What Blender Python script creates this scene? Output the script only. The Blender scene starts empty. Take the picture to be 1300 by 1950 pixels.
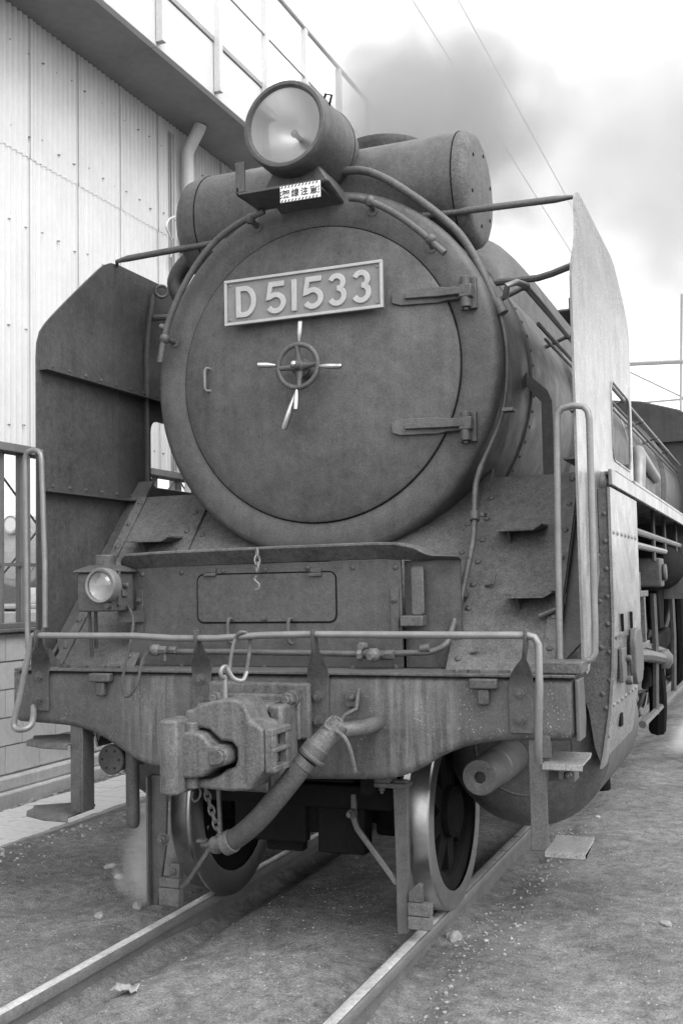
import bpy, bmesh, math, random
from mathutils import Vector, Matrix
import numpy as np
random.seed(7)
rng = np.random.default_rng(7)
S = bpy.context.scene
COL = S.collection
PI = math.pi
R = math.radians

# ------------------------------------------------------------------ camera
CAM = Vector((2.0147, -4.0908, 1.4662))
YAW, PITCH, ROLL = 0.38224, 0.06003, -0.01929
FPX, PCX, PCY = 2046.5, 650.0, 993.4          # focal length and principal point in photo pixels (1300 x 1950)
_F = Vector((-math.sin(YAW)*math.cos(PITCH), math.cos(YAW)*math.cos(PITCH), math.sin(PITCH)))
_R0 = Vector((math.cos(YAW), math.sin(YAW), 0)); _U0 = _R0.cross(_F)
_R = _R0*math.cos(ROLL) + _U0*math.sin(ROLL); _U = -_R0*math.sin(ROLL) + _U0*math.cos(ROLL)
cd = bpy.data.cameras.new('camera'); cam = bpy.data.objects.new('camera', cd); COL.objects.link(cam)
cam.matrix_world = Matrix(((_R.x, _U.x, -_F.x, CAM.x), (_R.y, _U.y, -_F.y, CAM.y), (_R.z, _U.z, -_F.z, CAM.z), (0, 0, 0, 1)))
cd.sensor_fit = 'VERTICAL'; cd.sensor_height = 36; cd.lens = FPX/1950*36
cd.shift_y = (PCY-975)/1950; cd.clip_start = 0.05; cd.clip_end = 3000
S.camera = cam

# ------------------------------------------------------------------ world, sun, exposure
SUN_EL, SUN_AZ = R(47), R(118)       # azimuth clockwise from +Y (towards +X): light comes from the right, a little behind the camera
w = bpy.data.worlds.new('World'); S.world = w; w.use_nodes = True
nt = w.node_tree; nt.nodes.clear()
sky = nt.nodes.new('ShaderNodeTexSky'); sky.sky_type = 'NISHITA'; sky.sun_disc = False
sky.sun_elevation = SUN_EL; sky.sun_rotation = SUN_AZ
sky.air_density = 1.0; sky.dust_density = 7.0; sky.ozone_density = 1.0
bw = nt.nodes.new('ShaderNodeRGBToBW'); bg = nt.nodes.new('ShaderNodeBackground'); wo = nt.nodes.new('ShaderNodeOutputWorld')
bg.inputs['Strength'].default_value = 0.15
pw = nt.nodes.new('ShaderNodeMath'); pw.operation = 'POWER'; pw.inputs[1].default_value = .22      # thick even cloud: the clear sky's gradient flattened
ml = nt.nodes.new('ShaderNodeMath'); ml.operation = 'MULTIPLY'; ml.inputs[1].default_value = 4.6
nt.links.new(sky.outputs[0], bw.inputs[0]); nt.links.new(bw.outputs[0], pw.inputs[0]); nt.links.new(pw.outputs[0], ml.inputs[0]); nt.links.new(ml.outputs[0], bg.inputs[0]); nt.links.new(bg.outputs[0], wo.inputs[0])
sl = bpy.data.lights.new('sun', 'SUN'); sl.energy = .7; sl.angle = R(35); sl.color = (1, 1, 1)
so = bpy.data.objects.new('sun', sl); COL.objects.link(so)
sd = Vector((math.sin(SUN_AZ)*math.cos(SUN_EL), math.cos(SUN_AZ)*math.cos(SUN_EL), math.sin(SUN_EL)))
so.rotation_euler = sd.to_track_quat('Z', 'Y').to_euler(); so.location = (8, -8, 15)
S.cycles.volume_bounces = 3; S.cycles.volume_step_rate = 1.5
S.view_settings.view_transform = 'Standard'; S.view_settings.look = 'None'
S.view_settings.exposure = 1.42; S.view_settings.gamma = 1; S.view_settings.use_curve_mapping = False

# ------------------------------------------------------------------ measuring: photo pixel + a known plane -> point in the place
def at(px, py, x=None, y=None, z=None):
    d = _F + _R*((px-PCX)/FPX) - _U*((py-PCY)/FPX)
    if x is not None: t = (x-CAM.x)/d.x
    elif y is not None: t = (y-CAM.y)/d.y
    else: t = (z-CAM.z)/d.z
    return CAM + d*t
SL0, SLK = (0.197, 1.145), 1.12                # the sloped apron plates: Z = 1.145 + 1.12 (Y - 0.197)
def slz(y): return SL0[1] + SLK*(y-SL0[0])
def ats(px, py, off=0.0):
    d = _F + _R*((px-PCX)/FPX) - _U*((py-PCY)/FPX)
    t = -(CAM.z-off*1.5-SL0[1]-SLK*(CAM.y-SL0[0]))/(d.z-SLK*d.y)
    return CAM + d*t

# ------------------------------------------------------------------ materials (the photograph is black and white: every colour is a grey)
MATS = {}
def mat(name, base, rough=.6, metal=0., var=.25, scale=5., streak=0., speck=0., bump=.15, bscale=60., spec=.5, fine=.12, lime=0., rvar=.12, grain=0., wob=0.):
    m = bpy.data.materials.new(name); m.use_nodes = True; t = m.node_tree; N = t.nodes; L = t.links
    b = N['Principled BSDF']; tc = N.new('ShaderNodeTexCoord')
    def math_(op, a, bb, clamp=False):
        n = N.new('ShaderNodeMath'); n.operation = op; n.use_clamp = clamp
        for i, v in enumerate((a, bb)):
            if isinstance(v, (int, float)): n.inputs[i].default_value = v
            else: L.new(v, n.inputs[i])
        return n.outputs[0]
    def noise(sc, detail=4, vec=None, rough_=.6):
        n = N.new('ShaderNodeTexNoise'); n.inputs['Scale'].default_value = sc; n.inputs['Detail'].default_value = detail
        n.inputs['Roughness'].default_value = rough_
        L.new(vec if vec else tc.outputs['Object'], n.inputs['Vector']); return n.outputs['Fac']
    n1 = noise(scale, 6); n2 = noise(scale*9, 3)
    f = math_('ADD', math_('MULTIPLY', math_('SUBTRACT', n1, .5), 2*var*1.6), math_('MULTIPLY', math_('SUBTRACT', n2, .5), 2*fine*1.6))
    if streak:
        mp = N.new('ShaderNodeMapping'); mp.inputs['Scale'].default_value = (14, 14, .8); L.new(tc.outputs['Object'], mp.inputs['Vector'])
        n3 = noise(1.6, 5, mp.outputs[0]); f = math_('ADD', f, math_('MULTIPLY', math_('SUBTRACT', n3, .5), 2*streak*1.6))
    if grain:
        f = math_('ADD', f, math_('MULTIPLY', math_('SUBTRACT', noise(120, 2, None, .85), .5), 2*grain*2.6))
    val = math_('MULTIPLY', math_('ADD', f, 1.), base)
    if lime:      # hard-water stains that ran down and splashed below the pipe joints
        sx = N.new('ShaderNodeSeparateXYZ'); L.new(tc.outputs['Object'], sx.inputs[0])
        g = None
        for c, wd, am in ((.62, .13, 1.), (.78, .06, .7), (-.52, .12, .9), (-.66, .04, .6), (.30, .1, .3)):
            d = math_('DIVIDE', math_('SUBTRACT', sx.outputs[0], c), wd); e = math_('MULTIPLY', math_('POWER', 2.718, math_('MULTIPLY', math_('MULTIPLY', d, d), -1.)), am)
            g = e if g is None else math_('ADD', g, e)
        mp2 = N.new('ShaderNodeMapping'); mp2.inputs['Scale'].default_value = (13, 5, .9); L.new(tc.outputs['Object'], mp2.inputs['Vector'])
        n5 = noise(2.2, 6, mp2.outputs[0], .7)
        st = math_('MULTIPLY', math_('MULTIPLY', math_('SUBTRACT', n5, .42, True), 2.6), math_('MULTIPLY', g, math_('ADD', math_('MULTIPLY', noise(7, 4), 1.6), -.2, True)))
        val = math_('ADD', val, math_('MULTIPLY', st, lime))
    if speck:
        v = N.new('ShaderNodeTexVoronoi'); v.inputs['Scale'].default_value = 75; L.new(tc.outputs['Object'], v.inputs['Vector'])
        spots = math_('MULTIPLY', math_('LESS_THAN', v.outputs['Distance'], .2), math_('GREATER_THAN', noise(6, 3), .55))
        spots = math_('MULTIPLY', spots, math_('GREATER_THAN', noise(95, 1), .48))
        val = math_('ADD', val, math_('MULTIPLY', spots, speck))
    val = math_('MAXIMUM', val, .004)
    cb = N.new('ShaderNodeCombineColor')
    for i in range(3): L.new(val, cb.inputs[i])
    L.new(cb.outputs[0], b.inputs['Base Color'])
    rr = math_('ADD', math_('MULTIPLY', math_('SUBTRACT', noise(scale*2.3, 4), .5), rvar*2), rough, True); L.new(rr, b.inputs['Roughness'])
    b.inputs['Metallic'].default_value = metal; b.inputs['Specular IOR Level'].default_value = spec
    if bump:
        bp = N.new('ShaderNodeBump'); bp.inputs['Strength'].default_value = bump; bp.inputs['Distance'].default_value = .01
        L.new(noise(bscale, 4), bp.inputs['Height']); L.new(bp.outputs[0], b.inputs['Normal'])
        if wob:
            b2 = N.new('ShaderNodeBump'); b2.inputs['Strength'].default_value = wob; b2.inputs['Distance'].default_value = .06
            L.new(noise(3.2, 2), b2.inputs['Height']); L.new(b2.outputs[0], bp.inputs['Normal'])
    MATS[name] = m; return m
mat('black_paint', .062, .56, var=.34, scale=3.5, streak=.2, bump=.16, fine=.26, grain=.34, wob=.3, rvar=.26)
mat('door_paint', .069, .58, var=.40, scale=2.0, streak=.2, bump=.12, bscale=40, fine=.26, grain=.34, wob=.3, rvar=.28)
mat('dusty_and_lit_paint', .078, .72, var=.4, scale=4, streak=.16, speck=.07, bump=.25, fine=.34, grain=.42, wob=.25)  # dust-grey plates; also the lit tone of the heater end cap
mat('beam_paint', .066, .6, var=.34, scale=4, streak=.16, speck=.16, bump=.18, lime=.28, fine=.3, grain=.36, wob=.3, rvar=.25)
mat('sheen_paint', .17, .28, var=.3, scale=3, streak=.22, bump=.10, fine=.18, grain=.2, wob=.4, rvar=.16)  # black paint, base colour lightened to stand for sky sheen on the sides
mat('oily_black', .010, .8, var=.4, scale=8, bump=.25, spec=.06, grain=.3)
mat('worn_iron', .095, .6, metal=.1, var=.45, scale=7, streak=.5, bump=.3, bscale=70, fine=.3, grain=.35, rvar=.25)
mat('bright_steel', .52, .3, metal=1., var=.2, scale=6, streak=.15, bump=.04)
mat('tread_steel', .40, .36, metal=1., var=.25, scale=9, bump=.03)
mat('tube_steel', .19, .45, metal=.35, var=.25, scale=12, bump=.08)
mat('grey_tube', .085, .55, metal=.15, var=.35, scale=12, bump=.2, grain=.3, streak=.2)
mat('rubber', .055, .8, var=.35, scale=14, bump=.4, bscale=90, grain=.35)
mat('plate_ground', .17, .55, var=.2, scale=12, bump=.1)
mat('plate_letters', .36, .5, var=.15, scale=18, bump=.12)
mat('enamel_and_glare_white', .78, .45, var=.08, scale=30, bump=0)  # enamel of the warning plate; also the glare of the distant headlight
mat('ink_black', .02, .6, var=.05, bump=0)
mat('sheet_white', .56, .6, var=.10, scale=1.3, streak=.05, bump=.03, fine=.04, grain=.06)
mat('trim_grey', .27, .55, var=.15, scale=5, streak=.1, bump=.05)
mat('fascia_white', .52, .6, var=.08, scale=2, bump=.03, fine=.03)
mat('soffit_grey', .24, .85, var=.25, scale=1.5, bump=.1)
mat('pipe_white', .50, .45, var=.1, scale=5, streak=.1, bump=.03)
mat('block', .50, .9, var=.12, scale=3, streak=.1, bump=.35, bscale=120, fine=.08, grain=.08)
mat('mortar', .33, .95, var=.2, scale=6, bump=.3)
mat('concrete', .45, .9, var=.25, scale=3, streak=.1, bump=.4, bscale=60, grain=.15)
mat('paving', .58, .85, var=.12, scale=3, bump=.25, bscale=90)
mat('rail_side', .10, .8, metal=.1, var=.35, scale=9, bump=.3, grain=.3)
mat('rail_head', .11, .55, metal=.2, var=.35, scale=7, bump=.15, fine=.3, grain=.3)
mat('stone', .27, .9, var=.4, scale=2.5, bump=.3)
mat('pale_stone', .38, .9, var=.2, scale=25, bump=.3)
mat('dark_grit', .12, .9, var=.4, scale=2.5, bump=0)
mat('rail_top', .55, .30, metal=.35, var=.35, scale=4, bump=.05, fine=.3, grain=.2)
mat('tread_plate', .15, .6, var=.35, scale=8, bump=.4, bscale=110, grain=.35)
mat('window_steel', .14, .6, var=.25, scale=5, streak=.2, bump=.05)
mat('paper', .26, .9, var=.3, scale=20, bump=.2)
mat('wood_block', .10, .85, var=.4, scale=10, bump=.5, grain=.3, streak=.3)
mat('wire', .6, .8, var=.05, bump=0)
mat('dull_lens', .30, .35, var=.25, scale=20, bump=0, rvar=.2)
mat('far_haze_grey', .42, .8, var=.25, scale=1.5, bump=0)  # locomotive colour paled so that haze is painted in
mat('shed_dark', .2, .8, var=.2, scale=2, bump=0)

def glass(name, tint, gl):
    m = bpy.data.materials.new(name); m.use_nodes = True; t = m.node_tree; N = t.nodes; N.clear()
    o = N.new('ShaderNodeOutputMaterial'); mx = N.new('ShaderNodeMixShader'); tr = N.new('ShaderNodeBsdfTransparent'); g = N.new('ShaderNodeBsdfGlossy'); mx.inputs[0].default_value = gl
    tr.inputs[0].default_value = (tint, tint, tint, 1); g.inputs['Roughness'].default_value = .04
    t.links.new(tr.outputs[0], mx.inputs[1]); t.links.new(g.outputs[0], mx.inputs[2]); t.links.new(mx.outputs[0], o.inputs[0])
    MATS[name] = m
glass('pane_glass', .9, .10); glass('lens_glass', .92, .08)
m = bpy.data.materials.new('reflector'); m.use_nodes = True; b = m.node_tree.nodes['Principled BSDF']
b.inputs['Base Color'].default_value = (.62, .62, .62, 1); b.inputs['Metallic'].default_value = 1; b.inputs['Roughness'].default_value = .42; MATS['reflector'] = m

def ground_material():
    m = bpy.data.materials.new('cinder_ground'); m.use_nodes = True; t = m.node_tree; N = t.nodes; L = t.links; b = N['Principled BSDF']
    tc = N.new('ShaderNodeTexCoord')
    def noise(sc, det=5, r=.6):
        n = N.new('ShaderNodeTexNoise'); n.inputs['Scale'].default_value = sc; n.inputs['Detail'].default_value = det; n.inputs['Roughness'].default_value = r
        L.new(tc.outputs['Object'], n.inputs['Vector']); return n.outputs['Fac']
    def ramp(fac, stops):
        r = N.new('ShaderNodeValToRGB'); L.new(fac, r.inputs[0]); e = r.color_ramp.elements
        while len(e) < len(stops): e.new(.5)
        for i, (p, v) in enumerate(stops): e[i].position = p; e[i].color = (v, v, v, 1)
        return r.outputs[0]
    def mix(op, f, a, bb):
        n = N.new('ShaderNodeMixRGB'); n.blend_type = op
        if isinstance(f, float): n.inputs[0].default_value = f
        else: L.new(f, n.inputs[0])
        L.new(a, n.inputs[1]); L.new(bb, n.inputs[2]); return n.outputs[0]
    big = ramp(noise(1.1, 7, .66), [(.28, .14), (.45, .27), (.60, .36), (.74, .48)])
    med = ramp(noise(14, 6, .75), [(.3, .5), (.5, .95), (.72, 1.45)])
    fine = ramp(noise(110, 3, .7), [(.3, .6), (.52, 1.0), (.7, 1.45)])
    c = mix('MULTIPLY', 1., mix('MULTIPLY', 1., big, med), fine)
    v = N.new('ShaderNodeTexVoronoi'); v.inputs['Scale'].default_value = 60; L.new(tc.outputs['Object'], v.inputs['Vector'])
    grit = ramp(v.outputs['Distance'], [(.0, 1), (.13, 1), (.17, 0)])
    sel = ramp(noise(70, 1), [(.55, 0), (.6, 1)])
    one = N.new('ShaderNodeRGB'); one.outputs[0].default_value = (.42, .42, .42, 1)
    gm = N.new('ShaderNodeMath'); gm.operation = 'MULTIPLY'; L.new(grit, gm.inputs[0]); L.new(sel, gm.inputs[1])
    c = mix('MIX', gm.outputs[0], c, one.outputs[0])
    L.new(c, b.inputs['Base Color']); b.inputs['Roughness'].default_value = .92; b.inputs['Specular IOR Level'].default_value = .25
    bp = N.new('ShaderNodeBump'); bp.inputs['Strength'].default_value = 1.; bp.inputs['Distance'].default_value = .03
    h = mix('ADD', 1., noise(38, 6, .75), noise(160, 3)); L.new(h, bp.inputs['Height']); L.new(bp.outputs[0], b.inputs['Normal'])
    MATS['cinder_ground'] = m
ground_material()

# ------------------------------------------------------------------ mesh builder
def frame(ax):
    ax = Vector(ax).normalized(); u = ax.orthogonal().normalized(); return u, ax.cross(u), ax
class MB:
    def __init__(s): s.v = []; s.f = []
    def add(s, vs, fs):
        o = len(s.v); s.v += [tuple(x) for x in vs]; s.f += [tuple(o+i for i in f) for f in fs]; return s
    def box(s, x0, x1, y0, y1, z0, z1):
        vs = [(x, y, z) for x in (x0, x1) for y in (y0, y1) for z in (z0, z1)]
        return s.add(vs, [(0, 1, 3, 2), (4, 6, 7, 5), (0, 4, 5, 1), (2, 3, 7, 6), (0, 2, 6, 4), (1, 5, 7, 3)])
    def obox(s, c, ax, ay, az):          # oriented box: centre and three half-axis vectors
        c, ax, ay, az = map(Vector, (c, ax, ay, az))
        vs = [c + ax*i + ay*j + az*k for i in (-1, 1) for j in (-1, 1) for k in (-1, 1)]
        return s.add(vs, [(0, 1, 3, 2), (4, 6, 7, 5), (0, 4, 5, 1), (2, 3, 7, 6), (0, 2, 6, 4), (1, 5, 7, 3)])
    def loops(s, L, cap0=True, cap1=True, closed=False):
        n = len(L[0]); vs = [p for l in L for p in l]; fs = []
        m = len(L)
        for i in range(m if closed else m-1):
            a, b = i*n, ((i+1) % m)*n
            for j in range(n): k = (j+1) % n; fs.append((a+j, a+k, b+k, b+j))
        if not closed:
            if cap0: fs.append(tuple(range(n))[::-1])
            if cap1: fs.append(tuple((m-1)*n+i for i in range(n)))
        return s.add(vs, fs)
    def cyl(s, p0, p1, r0, r1=None, n=16):
        p0, p1 = Vector(p0), Vector(p1); r1 = r0 if r1 is None else r1; u, v, a = frame(p1-p0)
        ring = lambda p, r: [p + (u*math.cos(2*PI*i/n) + v*math.sin(2*PI*i/n))*r for i in range(n)]
        return s.loops([ring(p0, r0), ring(p1, r1)])
    def lathe(s, prof, o, ax=(0, 1, 0), n=48, cap0=True, cap1=True):   # prof: (radius, distance along axis)
        u, v, a = frame(ax); o = Vector(o)
        return s.loops([[o + a*h + (u*math.cos(2*PI*i/n) + v*math.sin(2*PI*i/n))*max(r, 1e-4) for i in range(n)] for r, h in prof], cap0, cap1)
    def tube(s, pts, r, n=10, closed=False, smooth=0):
        P = [Vector(p) for p in pts]
        if smooth: P = catmull(P, smooth, closed)
        rs = r if isinstance(r, (list, tuple)) else [r]*len(P)
        m = len(P); T = []
        for i in range(m):
            a = P[i-1] if (i or closed) else P[0]; b = P[(i+1) % m] if (i < m-1 or closed) else P[-1]
            T.append((b-a).normalized())
        u = T[0].orthogonal().normalized(); L = []
        for i in range(m):
            u = (u - T[i]*u.dot(T[i])).normalized(); v = T[i].cross(u)
            L.append([P[i] + (u*math.cos(2*PI*k/n) + v*math.sin(2*PI*k/n))*rs[i] for k in range(n)])
        return s.loops(L, closed=closed)
    def torus(s, c, ax, Rm, r, n=32, k=10):
        u, v, a = frame(ax); c = Vector(c)
        return s.tube([c + (u*math.cos(2*PI*i/n) + v*math.sin(2*PI*i/n))*Rm for i in range(n)], r, k, closed=True)
    def sphere(s, c, r, n=12, sq=(1, 1, 1)):
        c = Vector(c); h = n//2; L = []
        for i in range(1, h):
            t = PI*i/h
            L.append([c + Vector((math.cos(2*PI*j/n)*math.sin(t)*sq[0], math.sin(2*PI*j/n)*math.sin(t)*sq[1], math.cos(t)*sq[2]))*r for j in range(n)])
        return s.loops(L)
    def prism(s, poly, axis, a, b):       # poly in the other two axes, in order x,y,z
        def mk(p, t):
            return (t, p[0], p[1]) if axis == 'x' else (p[0], t, p[1]) if axis == 'y' else (p[0], p[1], t)
        n = len(poly); vs = [mk(p, a) for p in poly] + [mk(p, b) for p in poly]
        return s.add(vs, [tuple(range(n)), tuple(range(2*n-1, n-1, -1))] + [(i, i+n, (i+1) % n+n, (i+1) % n) for i in range(n)])
    def hexbolt(s, p, ax, r=.018, h=.014, stud=True):
        p = Vector(p); a = Vector(ax).normalized(); s.cyl(p - a*.004, p + a*h, r, n=6)
        if stud: s.cyl(p, p + a*(h*1.8), r*.5, n=8)
        return s
    def rivet(s, p, ax, r=.012):
        u, v, a = frame(ax); p = Vector(p); L = []
        for rr, h in ((1, -.2), (.92, .25), (.6, .52), (.15, .62)):
            L.append([p + a*h*r + (u*math.cos(2*PI*i/8) + v*math.sin(2*PI*i/8))*rr*r for i in range(8)])
        return s.loops(L)
    def mesh(s, name, sharp=38):
        me = bpy.data.meshes.new(name); me.from_pydata(s.v, [], s.f)
        bm = bmesh.new(); bm.from_mesh(me); bmesh.ops.recalc_face_normals(bm, faces=bm.faces); bm.to_mesh(me); bm.free()
        if sharp is not None:
            me.polygons.foreach_set('use_smooth', [True]*len(me.polygons)); me.set_sharp_from_angle(angle=R(sharp))
        return me
    def build(s, name, m, parent=None, bevel=0, seg=2, sharp=38, kind=None, label=None, hidden=False):
        me = s.mesh(name, sharp); me.materials.append(MATS[m]); o = bpy.data.objects.new(name, me); COL.objects.link(o); o.parent = parent
        if bevel:
            bv = o.modifiers.new('bevel', 'BEVEL'); bv.width = bevel; bv.segments = seg; bv.limit_method = 'ANGLE'; bv.angle_limit = R(40); bv.harden_normals = False
        if kind: o['kind'] = kind
        if label: o['label'] = label
        return o
def catmull(P, n, closed=False):
    out = []; m = len(P)
    for i in range(m if closed else m-1):
        p1, p2 = P[i], P[(i+1) % m]; p0 = P[i-1] if (i or closed) else p1*2-p2; p3 = P[(i+2) % m] if (i+2 < m or closed) else p2*2-p1
        for k in range(n):
            t = k/n; out.append(.5*((2*p1) + (p2-p0)*t + (2*p0-5*p1+4*p2-p3)*t*t + (3*p1-p0-3*p2+p3)*t**3))
    if not closed: out.append(P[-1])
    return out
def link(me, name, parent, loc=(0, 0, 0)):
    o = bpy.data.objects.new(name, me); COL.objects.link(o); o.parent = parent; o.location = loc; return o
def thing(name, label, cat, loc=(0, 0, 0), group=None):
    o = bpy.data.objects.new(name, None); COL.objects.link(o); o.location = loc; o.empty_display_size = .2
    o['label'] = label; o['category'] = cat
    if group: o['group'] = group
    return o
def tag(o, label, cat, group=None):
    o['label'] = label; o['category'] = cat
    if group: o['group'] = group
    return o
def sm(x, a, b):
    t = max(0., min(1., (x-a)/(b-a))); return t*t*(3-2*t)
def rrect(y0, y1, z0, z1, r, k=5):
    out = []
    for (cy, cz, a0) in ((y1-r, z1-r, 0), (y0+r, z1-r, 90), (y0+r, z0+r, 180), (y1-r, z0+r, 270)):
        for i in range(k+1): a = R(a0+90*i/k); out.append((cy+r*math.cos(a), cz+r*math.sin(a)))
    return out

# ================================================================== GROUND
def gheight(x, y):
    base = -.085
    # banked up against the left rail, lower beside the right one
    base += .05*math.exp(-((x+.85)/.22)**2) - .085*math.exp(-((x-.67)/.12)**2)*(1-.6*sm(y, -.7, .4)) - .05*math.exp(-((x+.47)/.07)**2) + .02*math.exp(-((x)/.35)**2) - .02*math.exp(-((x-.47)/.06)**2)
    base += .018*sm(x, 1.2, 2.2)
    n = .012*math.sin(x*3.1+1.3*y)+.010*math.sin(y*2.3-1.7*x+1)+.007*math.sin(x*7.3+y*5.1)+.006*math.sin(9.7*x-6.3*y+2)
    fade = math.exp(-(max(abs(x)-6, 0)+max(abs(y-2)-8, 0))*.3)
    return base + n*fade
def axis_pts(lo, hi, step, far):
    a = list(np.arange(lo, hi+1e-6, step)); d = step*2; x = a[-1]
    up = []
    while x < far: x += d; d *= 1.6; up.append(x)
    d = step*2; x = a[0]; dn = []
    while x > -far: x -= d; d *= 1.6; dn.append(x)
    return dn[::-1] + a + up
gx = axis_pts(-4, 4, .05, 900); gy = axis_pts(-4.5, 9, .06, 900)
vs = [(x, y, gheight(x, y)) for y in gy for x in gx]; nx = len(gx)
fs = [(j*nx+i, j*nx+i+1, (j+1)*nx+i+1, (j+1)*nx+i) for j in range(len(gy)-1) for i in range(nx-1)]
g = MB(); g.v = vs; g.f = fs
go = g.build('ground', 'cinder_ground', sharp=80); go['kind'] = 'structure'

# paved walkway beside the shed: ribbed cross boards in two rows
path_root = MB().box(-3.02, -2.34, -4, 12, -.16, -.062).build('footpath', 'mortar'); path_root['kind'] = 'structure'
bm_ = {}
for key, wdt in (('wide', .40), ('narrow', .27)):
    q = MB().box(-wdt/2+.003, wdt/2-.003, -.034, .034, -.03, .0); me = q.mesh('paving_strip'); me.materials.append(MATS['paving']); bm_[key] = me
yy = .45; k = 0
while yy < 6.6:
    for key, xc in (('wide', -2.545), ('narrow', -2.88)):
        o = link(bm_[key], 'paving_strip', path_root, (xc, yy, -.045+rng.uniform(-.003, .003))); o.rotation_euler = (rng.uniform(-.01, .01), rng.uniform(-.006, .006), rng.uniform(-.004, .004))
    yy += .0735

# rails
def rail(xc, label):
    prof = [(-.0325, -.006), (-.028, 0), (.028, 0), (.0325, -.006), (.0325, -.036), (.008, -.046), (.007, -.13), (.06, -.142), (.06, -.153), (-.06, -.153), (-.06, -.142), (-.007, -.13), (-.008, -.046), (-.0325, -.036)]
    t = thing('rail', label, 'rail', (xc, 0, 0), 'running rails under the locomotive')
    ys = (-30, 60)
    MB().prism([p for p in prof if p[1] > -.037], 'y', *ys).build('rail_head', 'rail_head', t)
    MB().prism([(-.022, .0004), (-.018, .0016), (.018, .0016), (.022, .0004)], 'y', *ys).build('running_surface', 'rail_top', t)
    MB().prism([p for p in prof if p[1] < -.0355], 'y', *ys).build('rail_web', 'rail_side', t)
    return t
rail(-.566, 'worn steel rail at the lower left, under the wheel with the hanging hose')
rr_ = rail(.566, 'worn steel rail nearest the camera, its foot plate showing in the cinders')

MB().box(.062, .115, -2.35, -1.18, -.150, -.138).build('foot_plate', 'rail_side', rr_, bevel=.003)
# gravel and loose stones
def stones_mesh(n, region, smin, smax, seed):
    r = np.random.default_rng(seed); ico = bmesh.new(); bmesh.ops.create_icosphere(ico, subdivisions=1, radius=1)
    bv = np.array([v.co[:] for v in ico.verts]); bf = np.array([[v.index for v in f.verts] for f in ico.faces]); ico.free()
    xy = np.array([region(r) for _ in range(n)]); sz = smin + (smax-smin)*r.random(n)**3; a = r.random(n)*6.28
    sc = sz[:, None]*np.c_[np.ones(n), .6+.5*r.random(n), .4+.4*r.random(n)]
    v = bv[None]*(1+.3*(r.random((n,)+bv.shape)-.5))*sc[:, None, :]
    ca, sa = np.cos(a)[:, None], np.sin(a)[:, None]
    v = np.stack([v[..., 0]*ca-v[..., 1]*sa, v[..., 0]*sa+v[..., 1]*ca, v[..., 2]], -1)
    z = np.array([gheight(x, y) for x, y in xy])+sz*.15
    v += np.c_[xy, z][:, None, :]; V = [v.reshape(-1, 3)]; Fc = [(bf[None]+(np.arange(n)*len(bv))[:, None, None]).reshape(-1, 3)]
    me = bpy.data.meshes.new('gravel'); me.from_pydata(np.vstack(V).tolist(), [], np.vstack(Fc).tolist()); return me
def reg_all(r):
    while True:
        x, y = r.uniform(-2.3, 3.2), -2.9+9*r.random()**1.5
        if abs(abs(x)-.566) > .06: return x, y
def reg_strip(r): return r.uniform(-3.2, -3.03), r.uniform(1, 8)
def reg_edge(r): return -2.34+abs(r.normal(0, .16)), r.uniform(.3, 5)
def reg_rail(r): return .66+abs(r.normal(0, .12)), r.uniform(-2.3, 3)
for nm, reg, n, a, b, sd_, mt, lb in (('gravel', reg_all, 26000, .002, .007, 11, 'dark_grit', 'dark cinder grit covering the yard'), ('gravel', reg_all, 16000, .002, .007, 1, 'stone', 'fine gravel and clinker scattered over the yard'),
                                ('gravel', reg_strip, 900, .008, .03, 2, 'stone', 'loose ballast between the shed footing and the pavement'),
                                ('gravel', reg_edge, 600, .003, .016, 3, 'pale_stone', 'pale rubble along the edge of the paved strip'),
                                ('gravel', reg_rail, 900, .002, .012, 4, 'stone', 'grit banked beside the right-hand rail')):
    me = stones_mesh(n, reg, a, b, sd_); me.materials.append(MATS[mt]); o = bpy.data.objects.new(nm, me); COL.objects.link(o); o['kind'] = 'stuff'; o['label'] = lb; o['category'] = 'gravel'
def rock(name, px, py, size, label, mt='pale_stone', cat='stone', sq=(1, .8, .55), seed=0):
    p = at(px, py, z=-.075); r = np.random.default_rng(seed); p.z = gheight(p.x, p.y)+size*.18
    bmx = bmesh.new(); bmesh.ops.create_icosphere(bmx, subdivisions=2, radius=size)
    for v in bmx.verts:
        d = 1+.28*math.sin(v.co.x/size*2.3+seed)*math.cos(v.co.y/size*3.1+seed*2)+r.uniform(-.1, .1); v.co = Vector((v.co.x*sq[0], v.co.y*sq[1], v.co.z*sq[2]))*d
    me = bpy.data.meshes.new(name); bmx.to_mesh(me); bmx.free(); me.materials.append(MATS[mt]); o = bpy.data.objects.new(name, me); COL.objects.link(o); o.location = p
    o.rotation_euler = (0, 0, seed*1.3); return tag(o, label, cat, 'loose stones on the cinders')
rock('stone', 211, 1649, .032, 'pale flat stone by the puff of steam, upper of the two', seed=1)
rock('stone', 228, 1669, .030, 'pale flat stone by the puff of steam, lower of the two', seed=2)
rock('stone', 862, 1779, .036, 'grey broken stone beside the right rail in front of the wheel', 'stone', sq=(1, .7, .9), seed=3)
rock('stone', 1266, 1757, .030, 'dark flat stone lying on the cinders at the far right', 'stone', sq=(1.2, .8, .4), seed=4)
rock('stone', 925, 1787, .012, 'tiny white chip on the dark cinders right of the rail', seed=5)
rock('stone', 190, 1755, .030, 'dark lump of clinker between footpath and left rail', 'stone', seed=6)
rock('stone', 262, 1742, .034, 'dark lump of clinker beside the left guard iron', 'stone', seed=7)
rock('stone', 1137, 1555, .018, 'small stone below the right-hand lower step', seed=8)
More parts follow.
